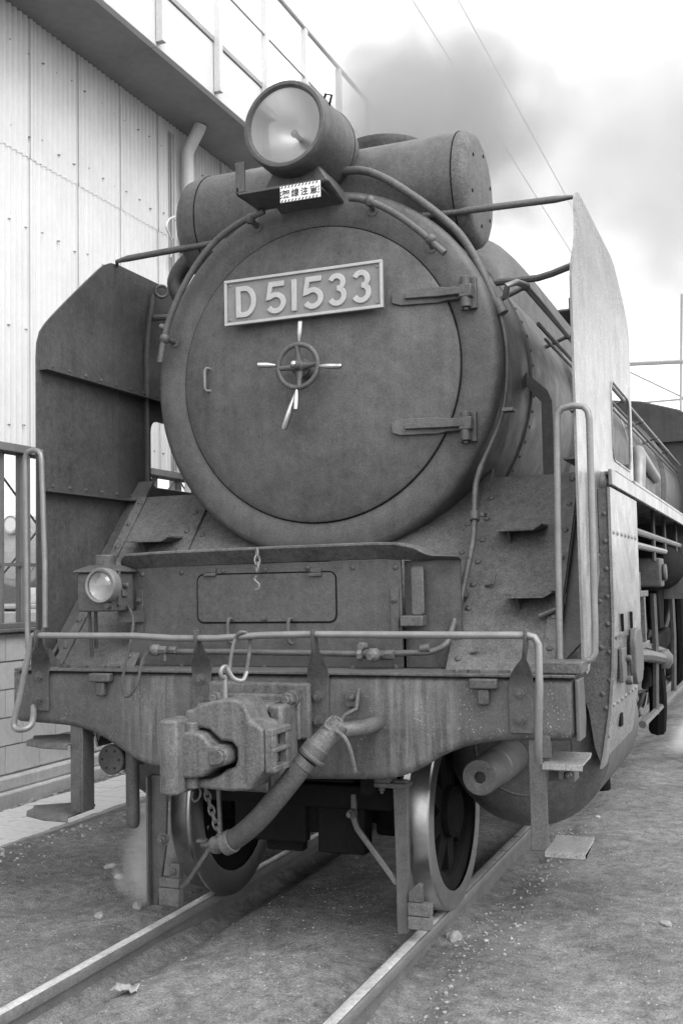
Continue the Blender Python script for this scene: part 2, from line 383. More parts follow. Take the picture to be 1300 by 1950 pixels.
# crumpled scrap of paper by the left rail
p = at(238, 1888, z=-.07); q = MB(); r_ = np.random.default_rng(5); n = 7; P = [[None]*n for _ in range(n)]
for i in range(n):
    for j in range(n):
        P[i][j] = (p.x+(i-3)*.016+r_.normal(0, .004), p.y+(j-3)*.012+r_.normal(0, .004), gheight(p.x, p.y)+.012+abs(r_.normal(0, .012)))
vs = [P[i][j] for i in range(n) for j in range(n)]; q.add(vs, [(i*n+j, i*n+j+1, (i+1)*n+j+1, (i+1)*n+j) for i in range(n-1) for j in range(n-1)])
o = q.build('paper_scrap', 'paper', sharp=12); sm_ = o.modifiers.new('thick', 'SOLIDIFY'); sm_.thickness = .002
tag(o, 'crumpled scrap of pale paper between the rails at the bottom left', 'paper')

# ================================================================== ENGINE SHED (left)
shed = thing('engine_shed', 'white corrugated engine shed with block base and roof railing', 'building', (-3.3, 4, -.08))
SO = Vector((-3.3, 4, -.08))
def sh(mb, name, m, parent=None, **k):
    mb.v = [(x-SO.x, y-SO.y, z-SO.z) for x, y, z in mb.v]; return mb.build(name, m, parent or shed, **k)
WX = -3.3; Y0, Y1 = -3.6, 15.0
sh(MB().box(WX-.3, WX+.10, Y0, Y1, -.3, .02).box(WX-.3, WX+.06, Y0, Y1, .02, .118), 'footing', 'concrete', bevel=.015)
sh(MB().box(WX-.24, WX-.012, Y0, Y1, .118, 1.17), 'block_core', 'mortar')
blk = MB().box(-.06, 0, -.1945, .1945, -.0975, .0975).mesh('concrete_block'); blk.materials.append(MATS['block'])
for r_i in range(5):
    yb = 2.41 - .398*9 + (.199 if r_i % 2 else 0)
    while yb < 13:
        if yb > -1.0:
            o = link(blk, 'concrete_block', shed, Vector((WX+rng.uniform(-.003, .002), yb+.199, .129+.2065*r_i+.103))-SO); o.rotation_euler = (rng.uniform(-.004, .004), 0, rng.uniform(-.006, .006))
        yb += .398
# corrugated sheets
def corr(z0, z1, width, off):
    n = 81; q = MB(); f = []; bck = []
    for i in range(n):
        y = -width/2-.012+(width+.024)*i/(n-1); x = .015*math.cos(2*PI*i/8)
        f.append((x+off, y)); bck.append((x+off-.0015, y))
    vs = [(x, y, z) for z in (z0, z1) for x, y in f+bck]; m_ = 2*n
    fs = []
    for i in range(n-1):
        fs += [(i, i+1, m_+i+1, m_+i), (n+i+1, n+i, m_+n+i, m_+n+i+1), (i+1, i, n+i, n+i+1), (m_+i, m_+i+1, m_+n+i+1, m_+n+i)]
    fs += [(0, n, m_+n, m_), (n-1, m_+n-1, m_+2*n-1, 2*n-1)]
    q.add(vs, fs); me = q.mesh('corrugated_sheet', 60); me.materials.append(MATS['sheet_white']); return me
lo, hi = corr(2.575, 4.90, .63, .012), corr(4.865, 6.02, .63, .018)
k = 0
for i in range(-8, 17):
    yc = 2.681+.63*(i+.5)
    for me in (lo, hi):
        o = link(me, 'corrugated_sheet', shed, Vector((WX+(.003 if i % 2 else 0), yc, 0))-SO); o.rotation_euler = (0, 0, rng.uniform(-.004, .004))
sh(MB().box(WX-.18, WX-.02, Y0, Y1, 2.6, 6.0), 'cladding_frame', 'shed_dark')
hb = MB()
for z, s0 in ((5.72, 0), (5.05, .02), (4.3, .0), (3.5, .01), (2.75, 0)):
    for i in range(-10, 55):
        y = 2.62+.2*i+s0; y += random.uniform(-.03, .03); zj = z+random.uniform(-.02, .02); hb.cyl((WX+.01, y, zj), (WX+.038, y, zj-.006), .0055, n=6)
sh(hb, 'hook_bolts', 'trim_grey', kind='stuff')
# window band
sh(MB().box(WX-.12, WX+.035, Y0, Y1, 2.525, 2.59), 'window_head', 'window_steel', bevel=.006)
sh(MB().box(WX-.14, WX+.05, Y0, Y1, 1.172, 1.20).box(WX-.12, WX+.02, Y0, Y1, 1.2, 1.24), 'window_sill', 'window_steel', bevel=.005)
for k in range(-4, 9):
    yp = 2.655+1.29*k
    wdw = sh(MB().box(WX-.08, WX+.01, yp-.035, yp+.035, 1.24, 2.525), 'window_post', 'window_steel', bevel=.004)
    for d in (.26, .68, 1.0):
        sh(MB().box(WX-.06, WX-.01, yp-d-.013, yp-d+.013, 1.24, 2.525), 'window_mullion', 'window_steel')
    sh(MB().box(WX-.055, WX-.015, yp-1.255, yp-.035, 1.665, 1.69), 'window_transom', 'window_steel')
    for a_, b_ in ((.035, .247), (.273, .667), (.693, .987), (1.013, 1.255)):
        for za, zb in ((1.24, 1.665), (1.69, 2.525)):
            sh(MB().box(WX-.038, WX-.032, yp-b_, yp-a_, za, zb), 'pane', 'pane_glass')
# inside steelwork, roof, eaves
for k in range(-1, 8):
    y = 2.0+2.5*k; sh(MB().box(-7.6, -7.45, y-.08, y+.08, -.1, 6.0), 'column', 'trim_grey')
    if k < 7:
        sh(MB().tube([(-7.5, y, 1.3), (-7.5, y+2.5, 3.4)], .016, 6), 'brace', 'trim_grey'); sh(MB().tube([(-7.48, y, 3.4), (-7.48, y+2.5, 1.3)], .016, 6), 'brace', 'trim_grey')
sh(MB().box(-7.9, -2.72, Y0, Y1, 6.03, 6.2), 'roof_slab', 'concrete')
sh(MB().box(-3.28, -2.66, Y0, Y1, 6.0, 6.028), 'soffit', 'soffit_grey')
for i in range(-3, 6):
    ya = 3.47+2.0*i; sh(MB().box(-2.66, -2.60, ya+.004, ya+1.996, 6.0, 6.50), 'fascia_panel', 'fascia_white', bevel=.004)
sh(MB().box(-2.70, -2.585, Y0, Y1, 6.505, 6.56), 'coping', 'trim_grey', bevel=.006)
for i in range(-5, 11):
    y = 3.47+1.0*i; sh(MB().box(-2.595, -2.53, y-.03, y+.03, 6.03, 7.6), 'railing_post', 'pipe_white', bevel=.004)
sh(MB().tube([(-2.56, Y0, 7.62), (-2.56, Y1, 7.62)], .026, 8), 'top_rail', 'trim_grey')
sh(MB().tube([(-2.56, Y0, 7.05), (-2.56, Y1, 7.05)], .012, 8), 'guard_wire', 'trim_grey')
pp = at(357, 300, x=-3.17)
dp = sh(MB().tube([(-3.02, pp.y, 6.0), (-3.04, pp.y, 5.95), (-3.14, pp.y, 5.80), (-3.17, pp.y, 5.74), (-3.17, pp.y, 5.6), (-3.17, pp.y, 0)], .062, 14), 'downpipe', 'pipe_white')
for z in (5.05, 3.9, 2.9, 1.7): sh(MB().torus((-3.17, pp.y, z), (0, 0, 1), .064, .010, 20, 6).cyl((-3.3, pp.y-.02, z), (-3.22, pp.y-.02, z), .008), 'pipe_clip', 'trim_grey')
for i, dy in enumerate((-.19, -.15, -.11)): sh(MB().tube([(-3.265, pp.y+dy, 5.9), (-3.265, pp.y+dy, 2.6)], .010, 6), 'cable_conduit', 'trim_grey')
sh(MB().tube([at(333, 412, x=-3.2), at(322, 418, x=-3.15), at(317, 432, x=-3.13), at(324, 450, x=-3.15), at(328, 468, x=-3.2), at(325, 490, x=-3.22)], .009, 6, smooth=4), 'dangling_cable', 'wire')

# ================================================================== second locomotive beyond the shed
L2 = at(30, 1012, y=15.); L2.z = 0
l2 = thing('parked_locomotive', 'distant locomotive, paled for haze, seen through the shed window', 'locomotive', (L2.x, 15, -.08))
def p2(mb, name, m, **k): return mb.build(name, m, l2, **k)
p2(MB().lathe([(.3, -.02), (.7, 0), (.78, .06), (.8, .2), (.8, 7)], (0, 0, 2.45), (0, 1, 0), 32), 'smokebox', 'far_haze_grey')
p2(MB().lathe([(.05, -.10), (.4, -.08), (.62, -.03), (.64, 0.02)], (0, 0, 2.45), (0, 1, 0), 32), 'smokebox_door', 'far_haze_grey')
p2(MB().lathe([(.01, -.36), (.16, -.36), (.19, -.38), (.21, -.36), (.22, 0), (.1, .04)], (0, .2, 3.02), (0, 1, 0), 24), 'headlight', 'far_haze_grey')
p2(MB().lathe([(.01, -.37), (.155, -.37), (.155, -.365)], (0, .2, 3.02), (0, 1, 0), 24), 'headlight_lens', 'enamel_and_glare_white')  # plain white disc: the bright glare of the lamp is its colour
p2(MB().box(-1.3, 1.3, -.9, -.7, .75, 1.15).box(-1.2, 1.2, -.7, 7, 1.2, 1.3), 'buffer_beam', 'far_haze_grey', bevel=.03)
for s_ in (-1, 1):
    p2(MB().box(s_*1.28-.01, s_*1.28+.01, -.5, 1.6, 1.3, 3.1), 'smoke_deflector', 'far_haze_grey')
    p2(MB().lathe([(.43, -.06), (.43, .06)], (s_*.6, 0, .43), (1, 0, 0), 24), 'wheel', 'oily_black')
    p2(MB().box(s_*1.0-.3, s_*1.0+.3, .2, 1.4, .5, 1.2), 'cylinder', 'far_haze_grey', bevel=.1)

# ================================================================== STEAM LOCOMOTIVE
loco = thing('steam_locomotive', 'black steam locomotive with front number plate D51533 and smoke deflectors', 'locomotive', (0, 0, 0))
def A(mb, name, m, parent=None, **k): return mb.build(name, m, parent or loco, **k)
BZ, BR = 2.496, .897          # boiler axis height, smokebox radius
def bp_(a, r, y): return Vector((r*math.sin(R(a)), y, BZ + r*math.cos(R(a))))      # angle from top, clockwise seen from the front

# --- frames and dark underparts
for s_ in (-1, 1):
    A(MB().box(s_*.40-.025, s_*.40+.025, .14, 11, .60, 1.08), 'frame_plate', 'oily_black')
A(MB().box(-.55, .55, .30, 1.05, .50, .60).box(-.38, .38, .42, .98, .60, .9).box(-.3, .3, .25, .5, .62, .8), 'leading_truck', 'oily_black', bevel=.01)
tb = MB()
for (x0, x1, y0, y1, z0, z1) in ((-.30, .05, .30, .36, .34, .52), (-.05, .24, .34, .40, .38, .52), (.1, .32, .32, .42, .30, .50), (-.18, .0, .38, .44, .28, .40)): tb.box(x0, x1, y0, y1, z0, z1)
A(tb, 'truck_brake_gear', 'oily_black', bevel=.008)
A(MB().box(-.38, .38, 1.2, 2.6, .62, 1.7), 'cylinder_saddle', 'oily_black')
# --- buffer beam
half = [(1.298, 1.103), (1.298, .90), (1.283, .876), (1.262, .867), (1.10, .862), (1.0, .857), (.92, .845), (.86, .829), (.80, .806), (.74, .775), (.685, .742), (.64, .719), (.59, .701), (.53, .690), (.45, .683), (.2, .673)]
poly = half + [(-x, z) for x, z in half[::-1]]
def inset(pl, d):
    out = []; n = len(pl)
    for i in range(n):
        a, b, c = Vector(pl[i-1]), Vector(pl[i]), Vector(pl[(i+1) % n]); d1 = (b-a).normalized(); d2 = (c-b).normalized()
        n1 = Vector((-d1.y, d1.x)); n2 = Vector((-d2.y, d2.x)); m_ = (n1+n2).normalized(); out.append(b - m_*d/max(.5, m_.dot(n1)))
    return out
sgn_ = 1 if sum(a[0]*b[1]-b[0]*a[1] for a, b in zip(poly, poly[1:]+poly[:1])) < 0 else -1
beam = A(MB().loops([[(p.x, y, p.y) for p in inset(poly, d*sgn_)] for d, y in ((.034, 0), (.018, .004), (.008, .012), (.002, .024), (0, .036), (0, .13))]), 'buffer_beam', 'beam_paint', sharp=50)
A(MB().box(-1.272, 1.30, -.012, .24, 1.105, 1.117), 'deck_plate', 'dusty_and_lit_paint', bevel=.003)
A(MB().box(1.17, 1.325, .0, .16, 1.119, 1.165), 'deck_corner_plate', 'dusty_and_lit_paint', bevel=.006)
rv = MB()
for x in (-1.22, -1.14, -1.03, -.93, -.83, -.76, .80, .86, .90, 1.02, 1.08): rv.box(x-.022, x+.022, .03, .055, 1.117, 1.128)
A(rv, 'deck_bolts', 'black_paint', kind='stuff')
A(MB().prism([(.0, 1.10), (.13, 1.10), (.15, 1.0), (.16, .93), (.135, .87), (.13, .868), (.0, .868)], 'x', 1.2985, 1.312), 'beam_end_plate', 'beam_paint', bevel=.004)
for s_, xx in ((-1, -.79), (1, .955)):
    A(MB().box(xx-.055, xx+.055, -.04, -.001, 1.062, 1.10).box(xx-.025, xx+.02, -.03, -.001, 1.0, 1.06), 'lamp_socket', 'black_paint', bevel=.006)

# --- handrail over the beam, with twisted brackets
RY = -.115; RZ = 1.272
lx = at(66, 1210, y=RY).x
bar = A(MB().tube([(lx-.01, RY, RZ), (-.55, RY, RZ-.002), (-.36, RY, RZ-.012), (-.15, RY, RZ-.012), (.05, RY, RZ), (.25, RY, RZ+.004), (.9, RY, RZ), (1.15, RY, RZ-.001), (1.176, RY, RZ-.008), (1.190, RY, RZ-.034), (1.190, RY, RZ-.2), (1.178, RY, .84), (1.172, RY+.03, .80)], .0145, 10), 'front_handrail', 'tube_steel')
lp = [at(62, 1212, y=RY), at(52, 1260, y=RY), at(38, 1330, y=RY), at(27, 1374, y=RY), at(31, 1387, y=RY), at(44, 1389, y=RY), at(56, 1384, y=RY+.02), at(63, 1372, y=RY+.05), at(65, 1345, y=-.01)]
A(MB().tube(lp, .0145, 10, smooth=3), 'grab_handle', 'tube_steel')
def bracket(xb, zb, xt, mirror):
    q = MB(); Lp = []
    n = 14; zt = RZ+.022
    for i in range(n+1):
        t = i/n; z = zb + (zt-zb)*t; tw = sm(t, .46, .82)*PI/2
        x = xb + (xt-xb)*sm(t, .42, .95); y = -.008 + (RY+.008)*sm(t, .45, .95)
        wv = .046*(1-.45*sm(t, .5, .95)); a = Vector((math.cos(tw), math.sin(tw)*mirror, 0)); b = Vector((-math.sin(tw)*mirror, math.cos(tw), 0))
        c = Vector((x, y, z)); Lp.append([c+a*wv+b*.006, c-a*wv+b*.006, c-a*wv-b*.006, c+a*wv-b*.006])
    q.loops(Lp); q.torus((xt, RY, RZ), (1, 0, 0), .018, .007, 16, 6)
    o = A(q, 'handrail_bracket', 'black_paint', bevel=.002)
    for dz in (.055, .155): MB().hexbolt((xb, -.014, zb+dz), (0, -1, 0), .020, .014).cyl((xb, -.012, zb+dz), (xb, -.017, zb+dz), .026).build('bolt', 'grey_tube', o)
    return o
bracket(at(80, 1330, y=0).x, .925, lx+.02, 1); bracket(-.285, .925, -.245, 1)
bracket(at(608, 1330, y=0).x, .862, at(598, 1210, y=RY).x, 1); bracket(at(992, 1340, y=0).x, .895, at(1001, 1210, y=RY).x, -1)

# --- coupler
cpl = A(MB().box(-.235, .235, -.05, -.001, .845, 1.075), 'coupler', 'worn_iron', bevel=.012)
q = MB().prism([(-.20, .845), (.20, .845), (.20, 1.02), (.12, 1.03), (-.12, 1.03), (-.2, 1.02)], 'y', -.075, -.051)
q.build('mounting_pad', 'worn_iron', cpl, bevel=.01)
# striker casting: a frame round the shank
for (x0, x1, z0, z1) in ((-.20, -.145, .675, 1.0), (.125, .185, .66, 1.0), (-.144, .124, .945, 1.005), (-.144, .124, .655, .71)):
    MB().box(x0, x1, -.215, -.052, z0, z1).build('striker_casting', 'worn_iron', cpl, bevel=.014)
MB().box(-.14, .12, -.06, -.051, .71, .945).build('pocket_back', 'oily_black', cpl)
MB().box(-.075, .075, -.36, -.065, .79, .93).build('shank', 'oily_black', cpl, bevel=.012)
for x, z in ((.165, 1.012), (-.165, 1.012)):
    q = MB().cyl((x, -.05, z), (x, -.088, z), .036, n=20).cyl((x, -.088, z), (x, -.125, z), .031, n=6).cyl((x, -.125, z), (x, -.14, z), .018, n=12); q.build('large_nut', 'worn_iron', cpl, bevel=.004)
MB().cyl((.16, -.05, .905), (.16, -.075, .905), .022, n=6).build('large_nut', 'worn_iron', cpl, bevel=.003)
HY = -.50
def hp(px, py, dy=0): p = at(px, py, y=HY+dy); return (p.x, p.z)
head_out = [(352, 1372), (352, 1352), (366, 1352), (372, 1345), (400, 1336), (425, 1331), (450, 1332), (464, 1341), (471, 1358), (477, 1376), (490, 1380), (500, 1392), (502, 1430), (502, 1470), (490, 1484), (478, 1494), (474, 1506), (440, 1508), (400, 1504), (365, 1500), (352, 1502), (352, 1486), (400, 1484), (418, 1476), (430, 1466), (446, 1462), (451, 1446), (450, 1426), (442, 1414), (420, 1411), (410, 1402), (398, 1390), (380, 1386), (352, 1388)]
MB().prism([hp(*p) for p in head_out], 'y', HY, HY+.17).build('coupler_head', 'worn_iron', cpl, bevel=.012, seg=3)
MB().box(-.07, .19, HY+.12, HY+.19, .76, .99).build('head_web', 'oily_black', cpl, bevel=.01)
kn = [(352, 1392), (380, 1391), (394, 1396), (404, 1408), (414, 1417), (434, 1420), (442, 1428), (444, 1444), (440, 1455), (420, 1459), (408, 1466), (396, 1476), (380, 1479), (352, 1480)]
MB().prism([hp(*p) for p in kn], 'y', HY-.045, HY+.1).build('knuckle', 'worn_iron', cpl, bevel=.012, seg=3)
k2 = [(410, 1423), (430, 1424), (438, 1431), (439, 1445), (432, 1453), (412, 1455)]
MB().prism([hp(*p) for p in k2], 'y', HY-.058, HY-.0455).build('knuckle_pad', 'worn_iron', cpl, bevel=.006)
kx0, kx1 = hp(304, 1400, -.07)[0], hp(350, 1400, -.04)[0]; kz0, kz1 = hp(325, 1512, -.06)[1], hp(325, 1370, -.06)[1]
nose = [(kx0, HY-.05), (kx0+.01, HY-.085), (kx0+.03, HY-.10), (kx1-.02, HY-.10), (kx1, HY-.085), (kx1, HY+.06), (kx0+.015, HY+.06), (kx0, HY+.03)]
MB().prism(nose, 'z', kz0, kz1).build('knuckle_nose', 'worn_iron', cpl, bevel=.010, seg=3)
for z in (kz1-.035, kz0+.035): MB().cyl((kx1+.01, HY+.0, z-.02), (kx1+.01, HY+.0, z+.02), .03, n=18).build('pivot_pin', 'worn_iron', cpl, bevel=.004)
gx_ = hp(503, 1400)[0]; zf = [hp(503, v)[1] for v in (1388, 1402, 1426, 1436, 1460, 1474)]
for a_, b_ in ((0, 1), (2, 3), (4, 5)): MB().box(gx_-.004, gx_+.034, HY+.008, HY+.165, zf[b_]+.0005, zf[a_]-.0005).build('guard_arm_rib', 'worn_iron', cpl, bevel=.005)
for ya, yb in ((HY+.006, HY+.045), (HY+.128, HY+.167)): MB().box(gx_-.002, gx_+.031, ya, yb, zf[5]+.004, zf[0]-.004).build('guard_arm_post', 'worn_iron', cpl, bevel=.004)
# lock lifter pin, ring and rod loop hanging from the handrail
lpx = at(429, 1325, y=HY+.09); 
MB().tube([(lpx.x, HY+.09, 1.03), (lpx.x, HY+.09, 1.12), (lpx.x-.004, HY+.09, 1.135)], .010, 10).torus((lpx.x, HY+.09, 1.145), (.9, -.3, 0), .022, .009, 18, 8).build('lock_lifter', 'tube_steel', cpl)
lk = MB().tube([at(432, 1272, y=HY+.09), at(445, 1292, y=HY+.10), at(462, 1296, y=HY+.12), at(470, 1280, y=HY+.15)], .009, 8, smooth=4); lk.build('lifter_link', 'tube_steel', cpl)
A(MB().tube([at(437, 1280, y=-.3), at(440, 1250, y=-.22), at(446, 1222, y=RY-.02), at(455, 1206, y=RY-.018), at(468, 1205, y=RY-.005), at(476, 1216, y=RY+.02), at(475, 1240, y=-.12), at(471, 1268, y=-.22), at(468, 1285, y=-.3)], .008, 8, smooth=4), 'uncoupling_rod', 'grey_tube')

# --- brake hose
hose = A(MB().tube([(at(716, 1378, y=-.005).x, .01, at(716, 1378, y=-.005).z), at(713, 1379, y=-.05), at(700, 1384, y=-.11), at(680, 1388, y=-.17), at(655, 1391, y=-.21), at(640, 1396, y=-.24)], .031, 14, smooth=4), 'brake_hose', 'grey_tube')
MB().cyl(at(648, 1376, y=-.245), at(604, 1424, y=-.29), .040, .046, n=18).build('angle_cock', 'worn_iron', hose, bevel=.004)
MB().tube([at(622, 1376, y=-.27), at(634, 1366, y=-.25), at(648, 1372, y=-.23), at(650, 1386, y=-.25), at(634, 1392, y=-.29), at(620, 1384, y=-.295)], .008, 8, closed=True, smooth=4).build('cock_clamp', 'worn_iron', hose)
hq = MB(); hl = []
hpts = [at(640, 1392, y=-.29), at(655, 1404, y=-.30), at(665, 1424, y=-.29), at(672, 1450, y=-.27), at(676, 1470, y=-.26)]
hq.tube(hpts, .0085, 8, smooth=4); hq.build('cock_handle', 'worn_iron', hose)
MB().cyl(at(606, 1420, y=-.29), at(588, 1444, y=-.305), .050, n=18).cyl(at(597, 1437, y=-.30), at(592, 1443, y=-.304), .056, n=18).cyl(at(586, 1446, y=-.306), at(574, 1460, y=-.315), .043, n=18).build('hose_clamp', 'grey_tube', hose, bevel=.003)
MB().tube([at(580, 1452, y=-.31), at(560, 1478, y=-.325), at(528, 1518, y=-.34), at(496, 1556, y=-.34), at(466, 1584, y=-.33), at(438, 1604, y=-.32)], .041, 16, smooth=5).build('rubber_hose', 'rubber', hose)
MB().cyl(at(444, 1600, y=-.322), at(428, 1608, y=-.318), .046, n=16).sphere(at(412, 1609, y=-.315), .036, 14, (1, .8, 1)).cyl(at(412, 1609, y=-.315), at(385, 1608, y=-.31), .014, n=10).box(at(383, 1608, y=-.31).x-.012, at(383, 1608, y=-.31).x+.03, -.33, -.30, at(383, 1600, y=-.31).z-.006, at(383, 1600, y=-.31).z+.006).build('hose_coupling', 'worn_iron', hose, bevel=.003)
A(MB().box(at(660, 1315, y=-.01).x, at(684, 1315, y=-.01).x, -.03, -.001, at(670, 1345, y=-.01).z, at(670, 1315, y=-.01).z).tube([at(682, 1316, y=-.03), at(678, 1350, y=-.05), at(656, 1362, y=-.10), at(648, 1374, y=-.16)], .010, 6).box(at(655, 1372, y=-.02).x, at(685, 1372, y=-.02).x, -.12, -.001, at(670, 1372, y=-.02).z-.004, at(670, 1372, y=-.02).z+.004).hexbolt(at(670, 1328, y=-.03), (0, -1, 0), .014, .012), 'hose_bracket', 'black_paint', bevel=.002)
def chain(pts, r, wl, m, name, parent=None):
    q = MB(); P = catmull([Vector(p) for p in pts], 12); cum = [0]
    for a, b in zip(P, P[1:]): cum.append(cum[-1]+(b-a).length)
    s_ = 0; i = 0; alt = 0
    while s_ < cum[-1]-wl*.5:
        while cum[i+1] < s_: i += 1
        c = P[i].lerp(P[i+1], (s_-cum[i])/max(1e-6, cum[i+1]-cum[i])); t = (P[i+1]-P[i]).normalized()
        u = t.orthogonal().normalized(); v = t.cross(u); side = u if alt % 2 else v; alt += 1
        q.tube([c + t*wl*.62*math.cos(a) + side*wl*.33*math.sin(a) for a in np.linspace(0, 2*PI, 13)[:-1]], r, 6, closed=True); s_ += wl*.86
    return A(q, name, m, parent)
chain([at(392, 1503, y=-.36), at(402, 1540, y=-.34), at(415, 1580, y=-.33), at(432, 1612, y=-.32)], .0045, .034, 'worn_iron', 'hose_chain')
A(MB().tube([at(379, 1500, y=-.40), at(382, 1510, y=-.40), at(378, 1522, y=-.4), at(370, 1526, y=-.4), at(366, 1518, y=-.4), at(368, 1508, y=-.4)], .0045, 6, smooth=4), 'hose_hook', 'worn_iron')

# --- rail guards
GY = .20
def gp_(px, py, y=GY): return at(px, py, y=y)
a0, a1 = gp_(288, 1485), gp_(318, 1485); b0, b1 = gp_(288, 1725), gp_(306, 1725)
xl0, xl1 = a0.x, a1.x
gl = A(MB().loops([[(xl0, GY, .62), (xl1, GY, .62), (xl1, GY+.022, .62), (xl0, GY+.022, .62)], [(xl0, GY, .30), (xl1-.012, GY, .30), (xl1-.012, GY+.022, .30), (xl0, GY+.022, .30)], [(xl0, GY, .035), (xl1-.055, GY, .035), (xl1-.055, GY+.022, .035), (xl0, GY+.022, .035)]]).box(xl0-.008, xl0+.002, GY-.035, GY+.03, .035, .62), 'rail_guard', 'grey_tube', bevel=.004)
MB().hexbolt((xl1-.02, GY, .335), (0, -1, 0), .022, .02).cyl((xl1-.02, GY-.002, .335), (xl1-.02, GY-.006, .335), .03).build('bolt', 'worn_iron', gl)
o_ = gp_(328, 1680); MB().box(o_.x-.055, o_.x+.05, GY-.03, GY+.02, .045, .125).box(o_.x-.055, o_.x+.05, GY-.026, GY+.02, .126, .17).build('sweeper_block', 'wood_block', gl, bevel=.006)
MB().box(o_.x-.0, o_.x+.05, GY-.02, GY+.02, .17, .235).hexbolt((o_.x+.02, GY-.02, .2), (0, -1, 0), .016, .012).build('sweeper_bracket', 'grey_tube', gl, bevel=.004)
MB().tube([gp_(346, 1690, .16), gp_(356, 1682, .15), gp_(420, 1585, .2), gp_(416, 1500, .25)], .011, 6).build('guard_brace', 'grey_tube', gl)
x0, x1 = gp_(752, 1600).x, gp_(776, 1600).x
gr = A(MB().loops([[(x0-.006, GY, .655), (x1+.002, GY, .655), (x1+.002, GY+.03, .655), (x0-.006, GY+.03, .655)], [(x0, GY, .3), (x1, GY, .3), (x1, GY+.03, .3), (x0, GY+.03, .3)], [(x0-.002, GY, .018), (x1-.01, GY, .03), (x1-.01, GY+.03, .03), (x0-.002, GY+.03, .018)]]), 'rail_guard', 'grey_tube', bevel=.004)
MB().box(gp_(696, 1500).x, x1+.004, GY-.03, GY+.07, .625, .644).box(gp_(696, 1500).x, gp_(746, 1500).x, GY-.03, GY+.07, .645, .672).hexbolt((gp_(725, 1512).x, GY+.01, .622), (0, 0, -1), .016, .016).build('guard_foot', 'grey_tube', gr, bevel=.004)
MB().tube([gp_(674, 1512, .3), gp_(674, 1560, .28), gp_(680, 1578, .27), gp_(757, 1684, .22)], .017, 4).build('guard_brace', 'grey_tube', gr, bevel=.004)
MB().hexbolt(gp_(672, 1548, .27), (0, -1, 0), .02, .03).build('bolt', 'worn_iron', gr)
z0, z1 = gp_(800, 1768).z, gp_(800, 1718).z; xb0, xb1 = gp_(776, 1740).x, gp_(822, 1740).x
MB().box(x1, xb1, GY-.03, GY+.02, z0, (z0+z1)/2-.001).box(x1, xb1, GY-.027, GY+.02, (z0+z1)/2+.001, z1).build('sweeper_block', 'wood_block', gr, bevel=.005)
q = MB().prism([(x1, z1), (x1+.06, z1), (x1+.06, z1+.075), (x1+.045, z1+.08), (x1, z1+.04)], 'y', GY-.015, GY+.015); q.build('sweeper_bracket', 'grey_tube', gr, bevel=.004)

# --- steps below the beam ends
def step(s_, xh0, xh1, tz):
    hx = MB().box(xh0, xh1, .02, .034, .45 if s_ > 0 else .47, .88)
    if s_ < 0: hx.box(xh1, xh1+.012, .02, .11, .47, .88)
    else: hx.prism([(xh0, .45), (xh1, .45), (xh1, .43), (xh0+.04, .41)], 'y', .02, .034)
    st = A(hx, 'step_hanger', 'black_paint' if s_ < 0 else 'grey_tube', bevel=.003)
    for z in tz:
        a, b = (xh1-.005, 1.325) if s_ > 0 else (-1.245, xh0+.01)
        q = MB(); pr = [(-.035, z-.022), (-.03, z-.004), (.15, z), (.18, z+.012), (.178, z+.020), (.15, z+.008), (-.032, z+.004), (-.042, z-.018)]
        prs = [(y+(.0 if s_ > 0 else .02), zz) for y, zz in pr]
        if s_ > 0: q.prism(prs, 'x', a, b)
        else:
            La = [Vector((b, y, zz)) for y, zz in prs]; Lb = [Vector((a, .06+(y-.06)*.25, zz)) for y, zz in prs]; Lm = [Vector((b-.13, y, zz)) for y, zz in prs]
            q.loops([La, Lm, Lb])
        q.build('tread', 'dusty_and_lit_paint' if s_ < 0 else 'tread_plate', st, bevel=.004)
        if s_ > 0: q2 = MB().prism([(.034, z-.06), (.15, z-.003), (.034, z-.003)], 'x', (xh0+xh1)/2-.006, (xh0+xh1)/2+.006) ; q2.build('tread_gusset', 'black_paint', st)
    return st
step(1, 1.112, 1.178, (.785, .462)); step(-1, -.985, -.93, (.775, .452))
A(MB().box(1.155, 1.20, .002, .03, .80, .93), 'step_bracket', 'beam_paint', bevel=.006)
A(MB().box(1.17, 1.27, .1, .2, .70, .77).hexbolt((1.25, .09, .73), (0, -1, 0), .014, .02).box(1.215, 1.235, .06, .11, .715, .775), 'step_clamp', 'grey_tube', bevel=.004)

# --- drain pipe and tail rod covers
dx = at(253, 1500, y=.2).x
A(MB().lathe([(.005, .372), (.020, .376), (.029, .388), (.032, .41), (.032, .80)], (dx, .2, 0), (0, 0, 1), 16), 'drain_pipe', 'grey_tube')
for s_ in (-1, 1):
    c = Vector((s_*.875, 0, .685)); q = MB()
    if s_ > 0:
        tr = A(q.lathe([(.02, .26), (.024, .185), (.044, .18), (.070, .182), (.074, .19), (.074, .43), (.079, .435), (.079, .80)], c, (0, 1, 0), 28), 'tail_rod_cover', 'grey_tube')
        MB().lathe([(.001, .215), (.023, .215), (.023, .22)], c, (0, 1, 0), 16).build('bore', 'ink_black', tr)
    else:
        tr = A(q.lathe([(.002, .175), (.066, .175), (.070, .18), (.070, .19), (.062, .195), (.062, .80)], c, (0, 1, 0), 28), 'tail_rod_cover', 'grey_tube')
        hh = MB()
        for i in range(6): a = i*PI/3; hh.cyl((c.x+.045*math.cos(a), .1725, c.z+.045*math.sin(a)), (c.x+.045*math.cos(a), .1765, c.z+.045*math.sin(a)), .0065, n=8)
        hh.build('cover_holes', 'ink_black', tr, kind='stuff')

